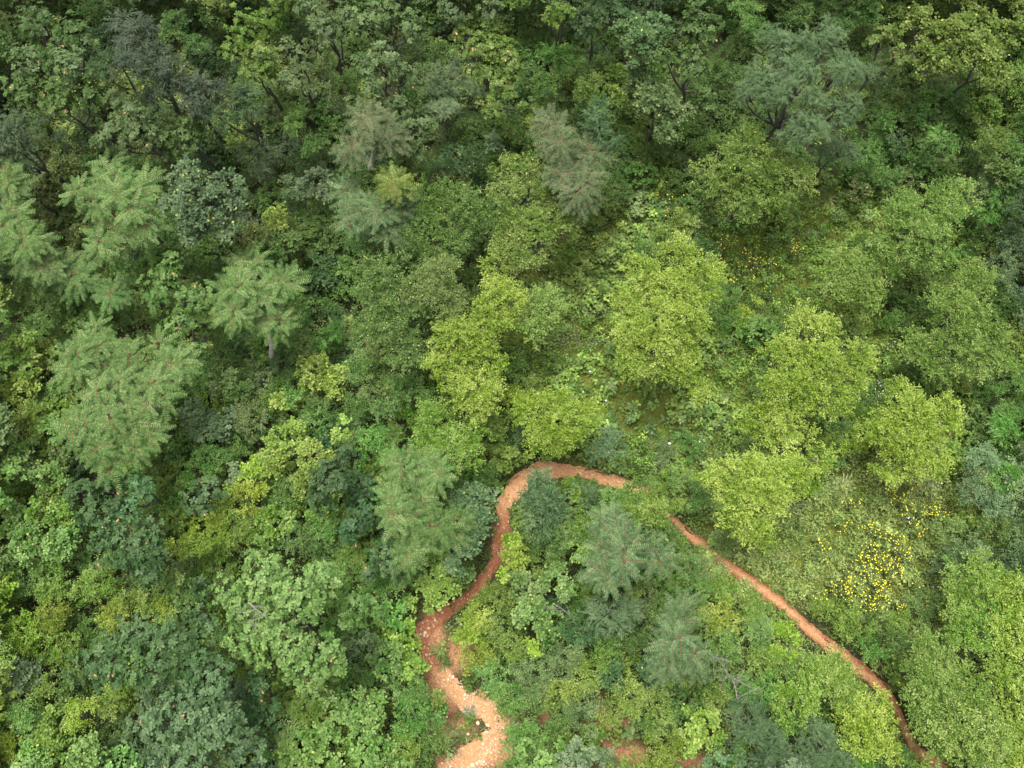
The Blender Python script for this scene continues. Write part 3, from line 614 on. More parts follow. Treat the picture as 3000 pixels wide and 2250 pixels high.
Sh = '''
round brown 2.6 ; 110,430,60
round brown 2.6 ; 180,480,66
round brown 2.4 ; 120,560,60
spray mid 3.4 ; 510,70,66
spray mid 3.2 ; 580,130,50
round olive 3.2 ; 620,30,60
wil fresh 3.2 ; 872,352,58
spray fresh 3.0 ; 925,420,50
round yel 2.8 ; 696,407,46
wil grey 3.2 ; 745,455,56
round grey 2.8 ; 930,530,60
spray grey 2.6 ; 860,545,52
round yel 2.8 ; 814,633,52
round brown 2.6 ; 740,690,64
round olive 2.6 ; 830,710,60
round brown 2.8 ; 230,690,50
wil fresh 3.4 ; 1642,158,70
spray mid 3.2 ; 1600,230,56
round lime 3.0 ; 1550,370,34
spray limeolive 3.2 ; 1723,253,62
round limeolive 3.0 ; 1790,280,56
wil fresh 3.0 ; 1511,362,42
spray deep 2.4 ; 1400,450,56
round deep 2.2 ; 1330,450,50
round grey 2.4 ; 1450,410,44
spray deep 2.4 ; 1290,490,52
spray fresh 2.2 ; 1225,480,34
round brown 2.0 ; 1190,460,34
ail fresh 5.3 name=feather_leaved_tree ; 1160,532,23
spray fresh 3.2 ; 2200,40,60
spray mid 3.0 ; 2350,30,56
spray mid 3.0 ; 2480,50,50
round olive 3.0 ; 2560,30,50
wil fresh 3.2 ; 2768,407,56
wil fresh 2.6 ; 2550,450,42
spray limeolive 3.2 ; 2918,407,70
round olive 3.2 ; 2950,500,70
round limeolive 3.0 ; 2900,310,60
spray deep 2.2 ; 2580,250,46
spray fresh 2.4 ; 2600,350,40
round deep 2.2 ; 2620,420,42
round brown 1.8 ; 2520,560,46
spray mid 2.0 ; 2600,520,44
wil fresh 2.8 ; 2950,590,50
wil fresh 2.6 ; 2900,620,36
spray deep 2.4 ; 2960,690,56
spray greyolive 2.8 ; 2870,560,50
spray blue 3.0 ; 2940,780,60
round yel 2.2 ; 50,1020,64
round yel 2.2 ; 60,1120,66
spray limeolive 2.4 ; 60,1230,70
round olive 2.4 ; 140,1260,46
round greyolive 2.4 ; 50,1340,66
round mid 2.4 ; 130,1400,56
spray mid 2.2 ; 140,870,60
spray olive 2.2 ; 60,850,66
spray fresh 2.4 ; 290,900,50
spray mid 2.0 ; 100,950,56
round greyolive 2.4 ; 655,1121,56
round yel 2.4 ; 913,1089,70
round yel 2.4 ; 980,1110,56
spray fresh 2.0 ; 860,1165,40
spray mid 2.2 ; 870,1000,60
spray fresh 2.2 ; 900,930,44
wil fresh 2.2 ; 960,980,40
round grey 2.4 ; 565,1216,70
round grey 2.2 ; 640,1240,56
spray greyolive 2.4 ; 720,1220,66
spray mid 2.2 ; 690,1150,44
round yel 1.8 ; 815,1175,26
round yel 2.8 ; 836,1275,72
round yel 2.8 ; 900,1330,68
round yel 2.6 ; 800,1340,50
round lime 2.4 ; 740,1375,50
spray mid 2.2 ; 600,1330,60
spray fresh 2.2 ; 560,1390,50
round grey 2.2 ; 700,1400,50
spray lime 2.6 ; 723,1455,60
spray lime 2.6 ; 650,1480,46
round limeolive 2.4 ; 880,1420,50
spray mid 2.2 ; 830,1430,50
spray pale 2.6 ; 1040,1080,60
spray pale 2.6 ; 1060,1000,50
spray pale 2.4 ; 1180,1130,66
spray mid 2.4 ; 1100,1150,60
spray pale 2.6 ; 1130,1200,50
spray mid 2.2 ; 1040,1190,56
spray fresh 2.4 ; 1090,1300,66
spray pale 2.2 ; 1020,1290,40
spray mid 2.2 ; 1150,1280,50
round yel 2.2 ; 1000,1250,44
spray fresh 2.2 ; 1160,1340,40
round mid 2.0 ; 1250,1170,44
round pale 2.8 ; 60,1590,68
round pale 2.8 ; 158,1590,66
round pale 2.4 ; 30,1520,50
round limeolive 2.6 ; 100,1500,56
round limeolive 2.4 ; 180,1500,46
spray lime 2.6 ; 565,1590,58
spray lime 2.6 ; 640,1540,50
spray lime 2.4 ; 500,1610,40
spray limeolive 2.4 ; 700,1560,60
round limeolive 2.4 ; 800,1530,66
spray mid 2.4 ; 870,1580,56
round olive 2.2 ; 780,1600,56
round pale 2.8 ; 497,1717,50
round pale 2.4 ; 535,1770,34
oak deep 2.8 ; 580,1720,40
spray limeolive 2.4 ; 136,1703,74
spray mid 2.4 ; 60,1690,60
spray lime 2.2 ; 136,1800,74
spray limeolive 2.2 ; 250,1730,70
spray lime 2.4 ; 60,1860,70
spray limeolive 2.2 ; 150,1900,70
spray lime 2.0 ; 320,1800,56
spray limeolive 2.2 ; 400,1760,56
spray lime 2.0 ; 470,1790,44
round grey 2.8 ; 45,1974,70
spray limeolive 2.4 ; 120,2010,60
spray mid 2.2 ; 200,2010,56
spray mid 3.0 ; 60,2100,64
round limeolive 3.0 ; 150,2140,70
spray lime 3.0 ; 230,2090,56
round mid 2.8 ; 100,2220,70
round pale 3.2 ; 250,2200,64
spray lime 2.4 ; 20,2200,56
spray limeolive 2.4 ; 310,2060,50
spray limeolive 2.4 ; 880,2100,60
spray pale 2.6 ; 830,2140,50
round pale 2.8 ; 950,2180,74
round pale 2.8 ; 850,2220,66
spray fresh 2.4 ; 790,2190,40
spray fresh 2.2 ; 1110,1720,50
spray mid 2.2 ; 950,1560,46
round yel 2.4 ; 1280,1658,54
round yel 2.4 ; 1250,1740,60
round yel 2.2 ; 1320,1728,40
spray fresh 2.2 ; 1190,1720,46
round fresh 2.2 ; 1160,1810,56
round limeolive 2.2 ; 1190,1880,56
round mid 2.4 ; 1130,1930,64
round limeolive 2.2 ; 1200,1960,50
spray mid 2.4 ; 1200,2030,60
round pale 2.8 ; 1068,2087,72
round pale 2.8 ; 1000,2070,56
spray fresh 2.6 ; 1200,2110,62
spray mid 2.4 ; 1265,2170,60
spray limeolive 2.4 ; 1180,2190,62
round pale 2.6 ; 1090,2200,72
spray limeolive 2.2 ; 1150,2240,50
round lime 2.4 ; 1512,1625,50
round lime 2.2 ; 1498,1585,24
round pale 2.6 ; 1542,1716,60
round pale 2.6 ; 1640,1703,56
round lime 2.2 ; 1500,1680,44
round pale 2.6 ; 1560,1790,66
round mid 2.4 ; 1600,1850,50
spray lime 2.0 ; 1398,1816,56
spray limeolive 2.0 ; 1450,1760,56
spray lime 2.0 ; 1380,1870,46
spray limeolive 2.0 ; 1470,1830,60
spray lime 2.0 ; 1395,1930,56
spray pale 2.2 ; 1440,1980,66
spray fresh 2.2 ; 1480,2040,60
spray limeolive 2.0 ; 1500,1900,60
round lime 1.9 ; 1578,1895,38
spray greyolive 2.4 ; 1650,1930,74
spray yel 2.2 ; 1720,1980,70
spray greyolive 2.4 ; 1560,1990,66
spray yel 2.2 ; 1640,2030,70
spray mid 2.2 ; 1560,2060,56
spray greyolive 2.2 ; 1710,2080,70
spray mid 2.0 ; 1630,2120,56
spray limeolive 2.0 ; 1790,2090,50
spray deep 2.0 ; 1530,1960,34
spray deep 3.0 ; 1588,1545,60
spray mid 3.0 ; 1655,1568,64
round limeolive 3.0 ; 1710,1610,50
spray limeolive 3.0 ; 1720,1530,60
spray mid 2.6 ; 1790,1480,56
spray limeolive 2.8 ; 1850,1500,56
spray yel 2.8 ; 1910,1475,50
spray limeolive 2.8 ; 1970,1465,50
spray mid 2.6 ; 1870,1450,62
spray limeolive 2.8 ; 1935,1500,54
spray mid 2.4 ; 1830,1470,50
spray mid 2.4 ; 1640,1630,50
round mid 2.2 ; 1920,1540,50
spray deep 2.2 ; 1900,1580,40
spray grey 2.2 ; 1790,1292,62
spray grey 2.0 ; 1760,1330,44
spray deep 2.2 ; 1540,1270,34
spray mid 2.2 ; 1740,1720,46
spray deep 2.4 ; 1700,1850,56
spray mid 2.4 ; 1790,1860,60
spray greyolive 2.2 ; 1880,1760,60
spray limeolive 2.2 ; 1850,1720,40
spray mid 2.2 ; 1930,1790,50
spray mid 2.4 ; 1880,1870,60
round deepblue 2.2 ; 1790,1975,54
round deepblue 2.2 ; 1890,1965,56
spray limeolive 2.4 ; 1770,1915,50
spray yel 2.6 ; 1859,2042,66
spray yel 2.4 ; 1920,2060,50
spray limeolive 2.4 ; 1960,1990,54
spray lime 2.4 ; 1950,2200,66
spray limeolive 2.4 ; 1940,2130,56
spray fresh 2.2 ; 1540,2150,50
spray fresh 2.2 ; 1500,2190,64
spray mid 2.2 ; 1570,2210,66
spray limeolive 2.0 ; 1650,2190,50
spray grey 1.8 ; 1790,2245,46
spray mid 2.2 ; 2010,1660,50
spray greyolive 2.0 ; 2060,1670,54
spray limeolive 2.2 ; 2120,1730,58
spray mid 2.2 ; 2040,1740,60
spray lime 2.4 ; 2130,1800,60
spray limeolive 2.2 ; 2200,1790,56
spray limeolive 2.2 ; 2060,1830,60
spray pale 2.4 ; 2220,1860,66
spray lime 2.4 ; 2300,1880,66
spray mid 2.4 ; 2150,1890,60
spray limeolive 2.4 ; 2250,1950,66
spray mid 2.4 ; 2350,1950,60
spray mid 2.2 ; 2100,1950,60
spray fresh 2.2 ; 2180,2020,60
spray limeolive 2.2 ; 2100,2050,56
round yel 2.4 ; 2070,2120,66
round yel 2.2 ; 2030,2180,50
wil fresh 2.6 ; 2270,2030,50
spray mid 2.2 ; 2140,2220,60
spray fresh 2.2 ; 2310,2120,56
spray grey 2.2 ; 2250,2230,50
wil fresh 2.8 ; 2520,2230,62
spray lime 2.8 ; 2600,2200,50
spray mid 2.2 ; 2640,2230,40
spray greyolive 2.4 ; 2860,1620,70
spray mid 2.6 ; 2950,1560,66
spray deep 2.6 ; 2970,1640,50
round mid 2.4 ; 2800,1680,40
spray fresh 2.6 ; 2960,1180,60
wil fresh 2.8 ; 2970,1260,56
spray grey 2.6 ; 2900,1350,66
spray fresh 2.6 ; 2960,1400,66
spray grey 2.4 ; 2880,1450,66
spray grey 2.4 ; 2950,1490,50
spray mid 2.2 ; 2960,1100,50
spray mid 2.4 ; 2770,1860,40
spray pale 1.6 ; 2800,1560,56
spray yel 1.4 ; 2845,1505,46
spray grey 1.6 ; 2780,1640,46
spray pale 1.4 ; 2715,1765,54
spray limeolive 1.2 ; 2640,1810,46
spray mid 2.0 ; 2650,1880,44
spray fresh 1.6 ; 2560,1900,44
spray mid 2.0 ; 2690,1870,44
spray mid 1.9 ; 2420,1170,34
spray mid 1.6 ; 2460,1240,40
spray mid 1.4 ; 2180,1330,34
spray mid 1.6 ; 2060,1480,40
spray olive 1.4 ; 2120,1590,44
spray mid 1.2 ; 2020,1300,46
spray greyolive 1.2 ; 1950,1330,46
spray mid 1.4 ; 1990,1400,46
'''
ALL = []        # (u, v, r, colour, style)
def parse(txt, tree):
    for line in txt.strip().splitlines():
        head, lob = line.split(' ; ')
        lab = None; trunk = None; name = None
        if 'trunk=' in head: head, t = head.split(' trunk='); trunk = tuple(float(q) for q in t.split(','))
        if 'lab=' in head: head, lab = head.split(' lab=')
        if 'name=' in head: head, name = head.split(' name=')
        f = head.split(); lobes = [tuple(float(q) for q in s.split(',')) for s in lob.split()]
        yield f[0], f[1], float(f[2]), lobes, lab, trunk, 'sparse' in f, name
SHRUB_DENS = 1.0
for tr, txt in ((True, T), (False, Sh)):
    for sty, col, H, lobes, lab, trunk, sp, name in parse(txt, tr):
        for l in lobes: ALL.append((*l, col, sty, H))
        if lab: USED.add(lab)
        if sty == 'ail' and not tr:
            plant(sty, 'limeolive', H, lobes, 'single bright yellow-green feathery leaf tuft on the teal feather-leaved tree', True, name=name); continue
        plant(sty, col, H, lobes, lab, tr, flat=.62 if tr else .7, trunk_to=trunk, sparse=sp)

# ------------------------------------------------------------------ low shrubs filling the wood, and beyond the frame
cover = np.zeros(GXX.shape, bool)
def mark(x, y, R):
    j0, j1 = max(0, int((x-R-GX0)/GS)), min(GNX, int((x+R-GX0)/GS)+1); i0, i1 = max(0, int((y-R-GY0)/GS)), min(GNY, int((y+R-GY0)/GS)+1)
    if j1 > j0 and i1 > i0: cover[i0:i1, j0:j1] |= np.hypot(GXX[i0:i1,j0:j1]-x, GYY[i0:i1,j0:j1]-y) < R
# coverage as the photo sees it: project crowns down to the ground plane
for (u, v, r, c, s, H) in ALL:
    x, y = P(u, v, 0); mark(x, y, r/ppm()*.92)
AU = np.array([[a[0], a[1]] for a in ALL])
cands = []
for k in range(14000):
    u = random.uniform(-330, 3330); v = random.uniform(-330, 2560)
    x, y = P(u, v, 0)
    if samp(SDF, x, y) < .45 or samp(MEADOW, x, y) > .45 or samp(RED, x, y) > .5: continue
    if samp(cover, x, y): continue
    inside = -20 < u < 3020 and -20 < v < 2270
    r = random.uniform(44, 66) if inside else random.uniform(80, 120)
    near = np.argsort(np.hypot(AU[:,0]-u, AU[:,1]-v))[:4]
    c = ALL[random.choice(list(near))][3]
    if c.startswith('ail'): c = 'mid'
    sd_ = float(samp(SDF, x, y)); r = min(r, max(22, sd_*ppm()*.95))
    mark(x, y, r/ppm()*.72)
    if inside: c = random.choice([c, 'mid', 'olive', 'deep' if u < 1400 else 'mid']) if v < 1100 else random.choice([c, c, 'mid', 'limeolive'])
    cands.append((r if inside else 0, u, v, r, c, inside))
cands.sort(key=lambda q: -q[0])
def stuff_bush(soup, u, v, r, c, H, sty):
    grad = light_gradient(u, v)
    zt = H - .5*r/ppm(H); x, y = P(u, v, H*.8); g = hz(x, y); R_ = r/ppm(H); soup.cur = tuple(q*grad for q in jitter(PAL[c], .1))
    p, d = dome((x, y, g + max(.15, H - R_*.65)), R_*.9, .65, STY.get(sty, STY['spray'])[7]*1.08, fill=.25)
    if sty == 'oak': whorls(soup, p, d, per=2)
    else: sprigs(soup, p, d, sty, .85)
under, beyond = Soup(), Soup()
for i, (_, u, v, r, c, inside) in enumerate(cands):
    if inside and i < 35: plant(random.choice(['spray', 'spray', 'round']), c, random.uniform(1.3, 2.2), [(u, v, r)], None, False, .7)
    elif inside: stuff_bush(under, u, v, r, c, random.uniform(.9, 1.7), random.choice(['spray', 'spray', 'round']))
    else: stuff_bush(beyond, u, v, r, c, random.uniform(1.8, 4.2), random.choice(['elm', 'round', 'oak'] if u < 2200 else ['elm', 'spray']))
tag(under.build('undergrowth', M['mixed']), 'tangled low undergrowth filling the dark gaps between shrubs and trees', 'undergrowth', kind='stuff')
tag(beyond.build('outer_thicket', M['mixed']), 'continuous thicket going on past the edges of the photo', 'thicket', kind='stuff')
nfill = len(cands)
print('fill', nfill)

# ------------------------------------------------------------------ ground and trail
def grid_axis(a, b, step, far):
    core = list(np.arange(a, b+1e-6, step)); lo = []; d = step
    x = a
    while x > -far: d *= 1.5; x -= d; lo.append(x)
    hi = []; d = step; x = b
    while x < far: d *= 1.5; x += d; hi.append(x)
    return np.array(lo[::-1] + core + hi)
def build_ground():
    xs, ys = grid_axis(-26.4, 26.4, .12, 900), grid_axis(-19.6, 30.4, .12, 900)
    X, Y = np.meshgrid(xs, ys); Z = height(X, Y)
    far = np.hypot(X, Y-5) > 40
    nx, ny = len(xs), len(ys)
    co = np.stack([X, Y, Z], -1).reshape(-1, 3).astype(np.float32)
    idx = np.arange(nx*ny).reshape(ny, nx)
    q = np.stack([idx[:-1,:-1], idx[:-1,1:], idx[1:,1:], idx[1:,:-1]], -1).reshape(-1, 4).astype(np.int32)
    me = bpy.data.meshes.new('ground'); me.vertices.add(len(co)); me.vertices.foreach_set('co', co.ravel())
    me.loops.add(q.size); me.loops.foreach_set('vertex_index', q.ravel())
    me.polygons.add(len(q)); me.polygons.foreach_set('loop_start', np.arange(0, q.size, 4, dtype=np.int32)); me.polygons.foreach_set('loop_total', np.full(len(q), 4, np.int32))
    for nm, f in (('moss', MOSS), ('red', RED)):
        a = me.attributes.new(nm, 'FLOAT', 'POINT'); val = samp(f, X, Y); val = np.where(far, .3 if nm == 'moss' else 0, val)
        a.data.foreach_set('value', val.ravel().astype(np.float32))
    me.polygons.foreach_set('use_smooth', np.ones(len(q), bool))
    me.update(calc_edges=True); me.materials.append(ground_material())
    o = bpy.data.objects.new('ground', me); C.objects.link(o)
    tag(o, 'dark soil and moss floor with patches of bare red earth under the plants', 'ground', kind='structure')
build_ground()
def build_trail():
    P2 = np.array([(t[0], t[1]) for t in TW]); n = len(P2)
    # resample finely
    seg = np.hypot(*np.diff(P2, axis=0).T); s = np.concatenate(([0], np.cumsum(seg))); m = int(s[-1]/.08)
    ss = np.linspace(0, s[-1], m); x = np.interp(ss, s, P2[:,0]); y = np.interp(ss, s, P2[:,1])
    hw = np.interp(ss, s, [t[2] for t in TW]); vv = np.interp(ss, s, [t[4] for t in TW]); uu = np.interp(ss, s, [t[3] for t in TW])
    tx, ty = np.gradient(x), np.gradient(y); ln = np.hypot(tx, ty); nx_, ny_ = -ty/ln, tx/ln
    K = 13; r = np.random.default_rng(4)
    def n1(sc, seed):
        g = np.random.default_rng(seed).normal(0, 1, int(s[-1]/sc)+3); return np.interp(ss/sc, np.arange(len(g)), g)
    wl = hw*(1.05 + .11*n1(.6, 1) + .08*n1(.16, 2)); wr = hw*(1.05 + .11*n1(.6, 3) + .08*n1(.16, 4))
    co = []; pale = []
    for k in range(K):
        t = -1 + 2*k/(K-1); wk = np.where(t < 0, wl, wr)*t
        X, Y = x + nx_*wk, y + ny_*wk
        edge = abs(t)**4
        Z = height(X, Y) + .035 - .075*edge + r.normal(0, .010, m) + .02*n1(.25, 20+k) + .02*(t*t)
        co.append(np.stack([X, Y, Z], 1))
        # pale worn sand: the arc and the lower stony stretch; dark red in the middle stretch
        low = np.clip((vv-1940)/60, 0, 1)*(uu < 1600); diag = np.clip((uu-1930)/30, 0, 1)
        arc = np.clip((1530-vv)/40, 0, 1)*(uu < 1930)
        p = .10 + low*.95 + arc*.70 + diag*.80*np.exp(-((t-.05)/.55)**2)
        p = p - edge*.45*(1-arc*.6)
        pale.append(p)
    co = np.stack(co, 1).reshape(-1, 3).astype(np.float32); pale = np.stack(pale, 1).ravel()
    idx = np.arange(m*K).reshape(m, K)
    q = np.stack([idx[:-1,:-1], idx[:-1,1:], idx[1:,1:], idx[1:,:-1]], -1).reshape(-1, 4).astype(np.int32)
    me = bpy.data.meshes.new('trail'); me.vertices.add(len(co)); me.vertices.foreach_set('co', co.ravel())
    me.loops.add(q.size); me.loops.foreach_set('vertex_index', q.ravel())
    me.polygons.add(len(q)); me.polygons.foreach_set('loop_start', np.arange(0, q.size, 4, dtype=np.int32)); me.polygons.foreach_set('loop_total', np.full(len(q), 4, np.int32))
    a = me.attributes.new('pale', 'FLOAT', 'POINT'); a.data.foreach_set('value', pale.astype(np.float32))
    me.polygons.foreach_set('use_smooth', np.ones(len(q), bool)); me.update(calc_edges=True); me.materials.append(trail_material())
    o = bpy.data.objects.new('path', me); C.objects.link(o)
    tag(o, 'narrow reddish earth trail curving in a loop and running to the bottom right', 'path', kind='structure')
build_trail()

# ------------------------------------------------------------------ ground cover
def scatter(n, box=(-300, -300, 3300, 2550)):
    u = RNG.uniform(box[0], box[2], n); v = RNG.uniform(box[1], box[3], n)
    x, y = (u-1500)/F, -(v-1125)/F
    d = (x, y*ct+st, y*st-ct); k = -CAM_H/d[2]
    return d[0]*k, d[1]*k, u, v
def weeds():
    """low leafy herbs: small rosettes everywhere the ground is not bare"""
    n = 210000
    x, y, u, v = scatter(n)
    sdf = samp(SDF, x, y); red = samp(RED, x, y); md = samp(MEADOW, x, y); nn = samp(N1, x, y); n2 = samp(N2, x, y)
    keep = (sdf > -.05 + RNG.uniform(0, .2, n) - .12*(n2 > .66)) & (red < RNG.uniform(.25, .9, n)) & (RNG.random(n) < np.where(md > .3, .55+.55*n2, .40))
    clear = np.exp(-(((u-1850)/150)**2 + ((v-1190)/90)**2)) + np.exp(-(((u-1700)/80)**2 + ((v-760)/60)**2))*.5
    keep &= RNG.random(n) > clear*.8
    x, y, md, nn, n2, u, v = x[keep], y[keep], md[keep], nn[keep], n2[keep], u[keep], v[keep]; n = len(x)
    m = 9000; hub = RNG.integers(0, n, m); which = RNG.integers(0, m, n); grp = RNG.random(n) < .62   # most rosettes belong to one of the taller plants
    hr = RNG.uniform(.12, .42, m); rr = hr[which]*np.sqrt(RNG.random(n)); aa = RNG.uniform(0, 2*PI, n)
    hx, hy = x[hub][which], y[hub][which]; okp = grp & (samp(SDF, hx + rr*np.cos(aa), hy + rr*np.sin(aa)) > -.03)
    x = np.where(okp, hx + rr*np.cos(aa), x); y = np.where(okp, hy + rr*np.sin(aa), y); u = np.where(okp, u[hub][which], u); v = np.where(okp, v[hub][which], v)
    md, nn, n2 = samp(MEADOW, x, y), samp(N1, x, y), samp(N2, x, y)
    lift = np.where(okp, (RNG.uniform(.10, .60, m)[which])*(1-(rr/hr[which])**2*.7), 0); tone = np.where(okp, RNG.uniform(.75, 1.5, m)[which], .9)*(1+.18*np.clip(md*2, 0, 1)); kind = RNG.integers(0, 6, m)[which]
    z = height(x, y) + .04 + RNG.random(n)**.9*(.06+.35*n2**2) + lift
    k = 6; c = np.repeat(np.stack([x, y, z], 1), k, 0)
    a = (RNG.uniform(0, 2*PI, n)[:, None] + np.arange(k)*2*PI/k + RNG.normal(0, .3, (n, k))).ravel()
    d = np.stack([np.cos(a), np.sin(a), RNG.uniform(-.15, .6, n*k)], 1)
    root = c + d*RNG.uniform(0, .05, (n*k, 1)) + RNG.normal(0, .03, (n*k, 3))*(1, 1, .6)
    sc = np.repeat(RNG.uniform(.6, 1.35, n), k)*RNG.uniform(.8, 1.2, n*k)
    broad = np.repeat(RNG.random(n) < np.clip((nn-.48)*5, 0, .9)*np.clip(1.3-((u-1700)/500), .12, 1), k)
    s = Soup(); spr = np.repeat(np.clip(nn*.5 + n2*.4 + RNG.normal(0, .15, n) - .05, 0, 1.1), k)
    kinds = np.array([(.080, .150, .028), PAL['limeolive'], PAL['mid'], PAL['greyolive'], PAL['olive'], PAL['yel']])
    n3 = samp(N3, x, y); pick = np.clip((n3*4.2 + nn*2.2 - 1.2 + RNG.normal(0, .7, n)).astype(int), 0, 5); pick = np.where(okp, kind, pick)
    cols = np.repeat(kinds[np.array([1, 0, 1, 2, 3, 5])[pick]]*RNG.uniform(.75, 1.15, (n, 1))*tone[:, None], k, 0)
    dry = np.clip(((u-1900)/450)*((v-1150)/300), 0, 1)[:, None]*RNG.uniform(.3, 1, (n, 1)); dry = np.repeat(dry, k, 0)
    cols = cols*(1-dry) + np.array([.165, .225, .065])*dry
    def put(V, b):
        s.add(V, None, spr[b]); s.pc.append(np.concatenate([cols[b], np.ones((b.sum(), 1))], 1))
    nr = norm(np.array([0,0,1.]) + rand_dirs(n*k)*.5)
    b = broad; put(leaves(root[b], d[b], nr[b], .115*sc[b], .085*sc[b], HEX, .2), b)
    b = ~broad; put(leaves(root[b], d[b], nr[b], .11*sc[b], .042*sc[b], RH, .3), b)
    o = s.build('weeds', M['mixed'])
    tag(o, 'low leafy weeds and creepers covering the ground between shrubs and trail', 'weeds', kind='stuff')
weeds()
def grass():
    n = 200000
    x, y, u, v = scatter(n)
    sdf = samp(SDF, x, y); red = samp(RED, x, y); md = samp(MEADOW, x, y); n1_ = samp(N3, x, y); n2 = samp(N2, x, y)
    edge = np.exp(-((sdf-.15)/.35)**2)
    keep = (sdf > -.04 + RNG.uniform(0, .12, n)) & (red < RNG.uniform(.2, .9, n)) & (RNG.random(n) < np.clip(md*.9*(.3+n2) + edge*.7, 0, 1))
    x, y, n2, u, v = x[keep], y[keep], n2[keep], u[keep], v[keep]; n = len(x)
    z = height(x, y); L = RNG.uniform(.10, .34, n)*(.6+.7*n2)
    lean = samp(N3, x, y)*6
    a = np.where(RNG.random(n) < .55, lean + RNG.normal(0, .6, n), RNG.uniform(0, 2*PI, n))
    d = np.stack([np.cos(a)*.8, np.sin(a)*.8, RNG.uniform(.25, 1.1, n)], 1)
    root = np.stack([x, y, z], 1)
    s = Soup(); nr = norm(np.stack([-np.cos(a), -np.sin(a), np.full(n, .8)], 1) + rand_dirs(n)*.3)
    dry = np.clip(((u-1900)/500)*((v-1150)/350), 0, 1)*np.clip(samp(N1, x, y)*1.6, 0, 1)
    dry = dry[:, None]; cols = (np.array([.080, .130, .026])*(1-dry) + np.array([.190, .235, .080])*dry)*RNG.uniform(.75, 1.2, (n, 1))
    s.pc.append(np.concatenate([cols, np.ones((n, 1))], 1))
    s.add(leaves(root, d, nr, L, .016+.014*RNG.random(n), LAN, .45), None, np.clip(samp(N1, x, y)+RNG.normal(0, .2, n), 0, 1))
    o = s.build('meadow_grass', M['mixed'])
    tag(o, 'thin meadow grass between the trees of the right half and along the trail', 'grass', kind='stuff')
grass()
def gravel():
    n = 26000
    x, y, u, v = scatter(n, (1150, 1350, 1950, 2300))
    sdf = samp(SDF, x, y)
    keep = (sdf < -.04) & (RNG.random(n) < np.where(v > 1930, .9, .25) * (.3+samp(N2, x, y)))
    x, y = x[keep], y[keep]; n = len(x)
    r = RNG.uniform(.008, .026, n)*RNG.choice([1, 1, 1.6], n); z = height(x, y) + .035
    s = Soup(); a0 = RNG.uniform(0, 2*PI, n); c = np.stack([x, y, z + r*.6], 1); ring = []
    for k in range(4):
        a = a0 + k*PI/2; rr = r*RNG.uniform(.8, 1.25, n); ring.append(np.stack([x+rr*np.cos(a), y+rr*np.sin(a), z-r*.1], 1))
    t = RNG.random(n)
    for k in range(4): s.add(np.stack([ring[k], ring[(k+1) % 4], c], 1), t)
    o = s.build('gravel', M['stone']); tag(o, 'small pale stones strewn over the trodden red trail', 'gravel', kind='stuff')
gravel()
def litter():
    n = 11000
    x, y, u, v = scatter(n)
    keep = (samp(SDF, x, y) > .1); x, y = x[keep], y[keep]; n = len(x)
    root = np.stack([x, y, height(x, y) + RNG.uniform(.015, .05, n)], 1); d = rand_dirs(n, -.1, .2); s = Soup()
    s.add(leaves(root, d, norm(np.array([0,0,1.]) + rand_dirs(n)*.4), RNG.uniform(.05, .13, n), RNG.uniform(.02, .06, n), RH, .1))
    o = s.build('leaf_litter', M['twig']); tag(o, 'dry brown fallen leaves lying on the soil under the plants', 'leaf litter', kind='stuff')
litter()

# ------------------------------------------------------------------ single things
def grass_tuft(u, v, R, n, col, label, up=.8, wide=.022, name='grass_tuft', group='grass tufts'):
    x, y = P(u, v); z = hz(x, y); base = np.array([x, y, z]); rt = empty(name, base)
    a = RNG.uniform(0, 2*PI, n); d = np.stack([np.cos(a), np.sin(a), RNG.uniform(up*.4, up*1.5, n)], 1)
    root = base + np.stack([np.cos(a), np.sin(a), 0*a], 1)*RNG.uniform(0, .10, (n, 1))
    L = R*RNG.uniform(.7, 1.3, n); d = norm(d); side = norm(np.cross(d, (0,0,1.)))
    s = Soup(); seg = 5; tint = RNG.random(n); spr = RNG.uniform(.1, 1, n)
    def pos(t): return root + d*(t*L)[:, None] - np.array([0,0,1.])*(.55*t*t*L)[:, None]*(1+0*a)[:, None]
    for j in range(seg):
        t0, t1 = j/seg, (j+1)/seg; w0, w1 = wide*(1-t0**1.5), wide*(1-t1**1.5)+.001
        A, B = pos(t0), pos(t1); s.add(np.stack([A-side*w0, A+side*w0, B+side*w1, B-side*w1], 1), tint, spr)
    s.build('blades', M['grass'], rt, col, origin=base)
    tag(rt, label or make_label('tuft of long arching grass blades', u, v), 'grass', group)
grass_tuft(2470, 1424, .62, 90, (.26, .30, .13), 'pale spiky grass clump with stiff radiating blades in the right meadow', wide=.022)
for u, v, R, n in [(1640,800,.55,40),(1440,1020,.45,34),(1090,1020,.5,40),(1110,1060,.45,34),(1430,1872,.5,46),(1465,1888,.45,40),(1290,1905,.5,50),
   (1300,1945,.4,40),(1500,2085,.5,60),(1525,2105,.55,60),(1555,2010,.55,44),(1890,2070,.4,30),(2420,588,.6,50),(2460,620,.6,50),(2380,605,.5,40),
   (1960,1560,.55,60),(1990,1590,.5,40),(1500,1120,.4,30),(1800,700,.4,30),(1370,1660,.35,26),(1330,2140,.45,46),(1365,2160,.35,30),(2110,1345,.5,40),
   (2300,1620,.4,30),(1900,1300,.5,46),(1850,1320,.5,40),(2640,900,.45,34),(1270,1340,.45,34),(1460,1340,.5,44),(1500,1365,.45,40),(2620,1960,.4,30),(1395,1100,.3,20)]:
    grass_tuft(u, v, R, n, jitter((.135, .175, .055), .15), None)
grass_tuft(1375, 2085, .38, 60, (.15, .20, .14), 'greyish weed clump growing out of the red earth left of the pale trail', up=1.0, wide=.014, name='weed_clump', group=None)

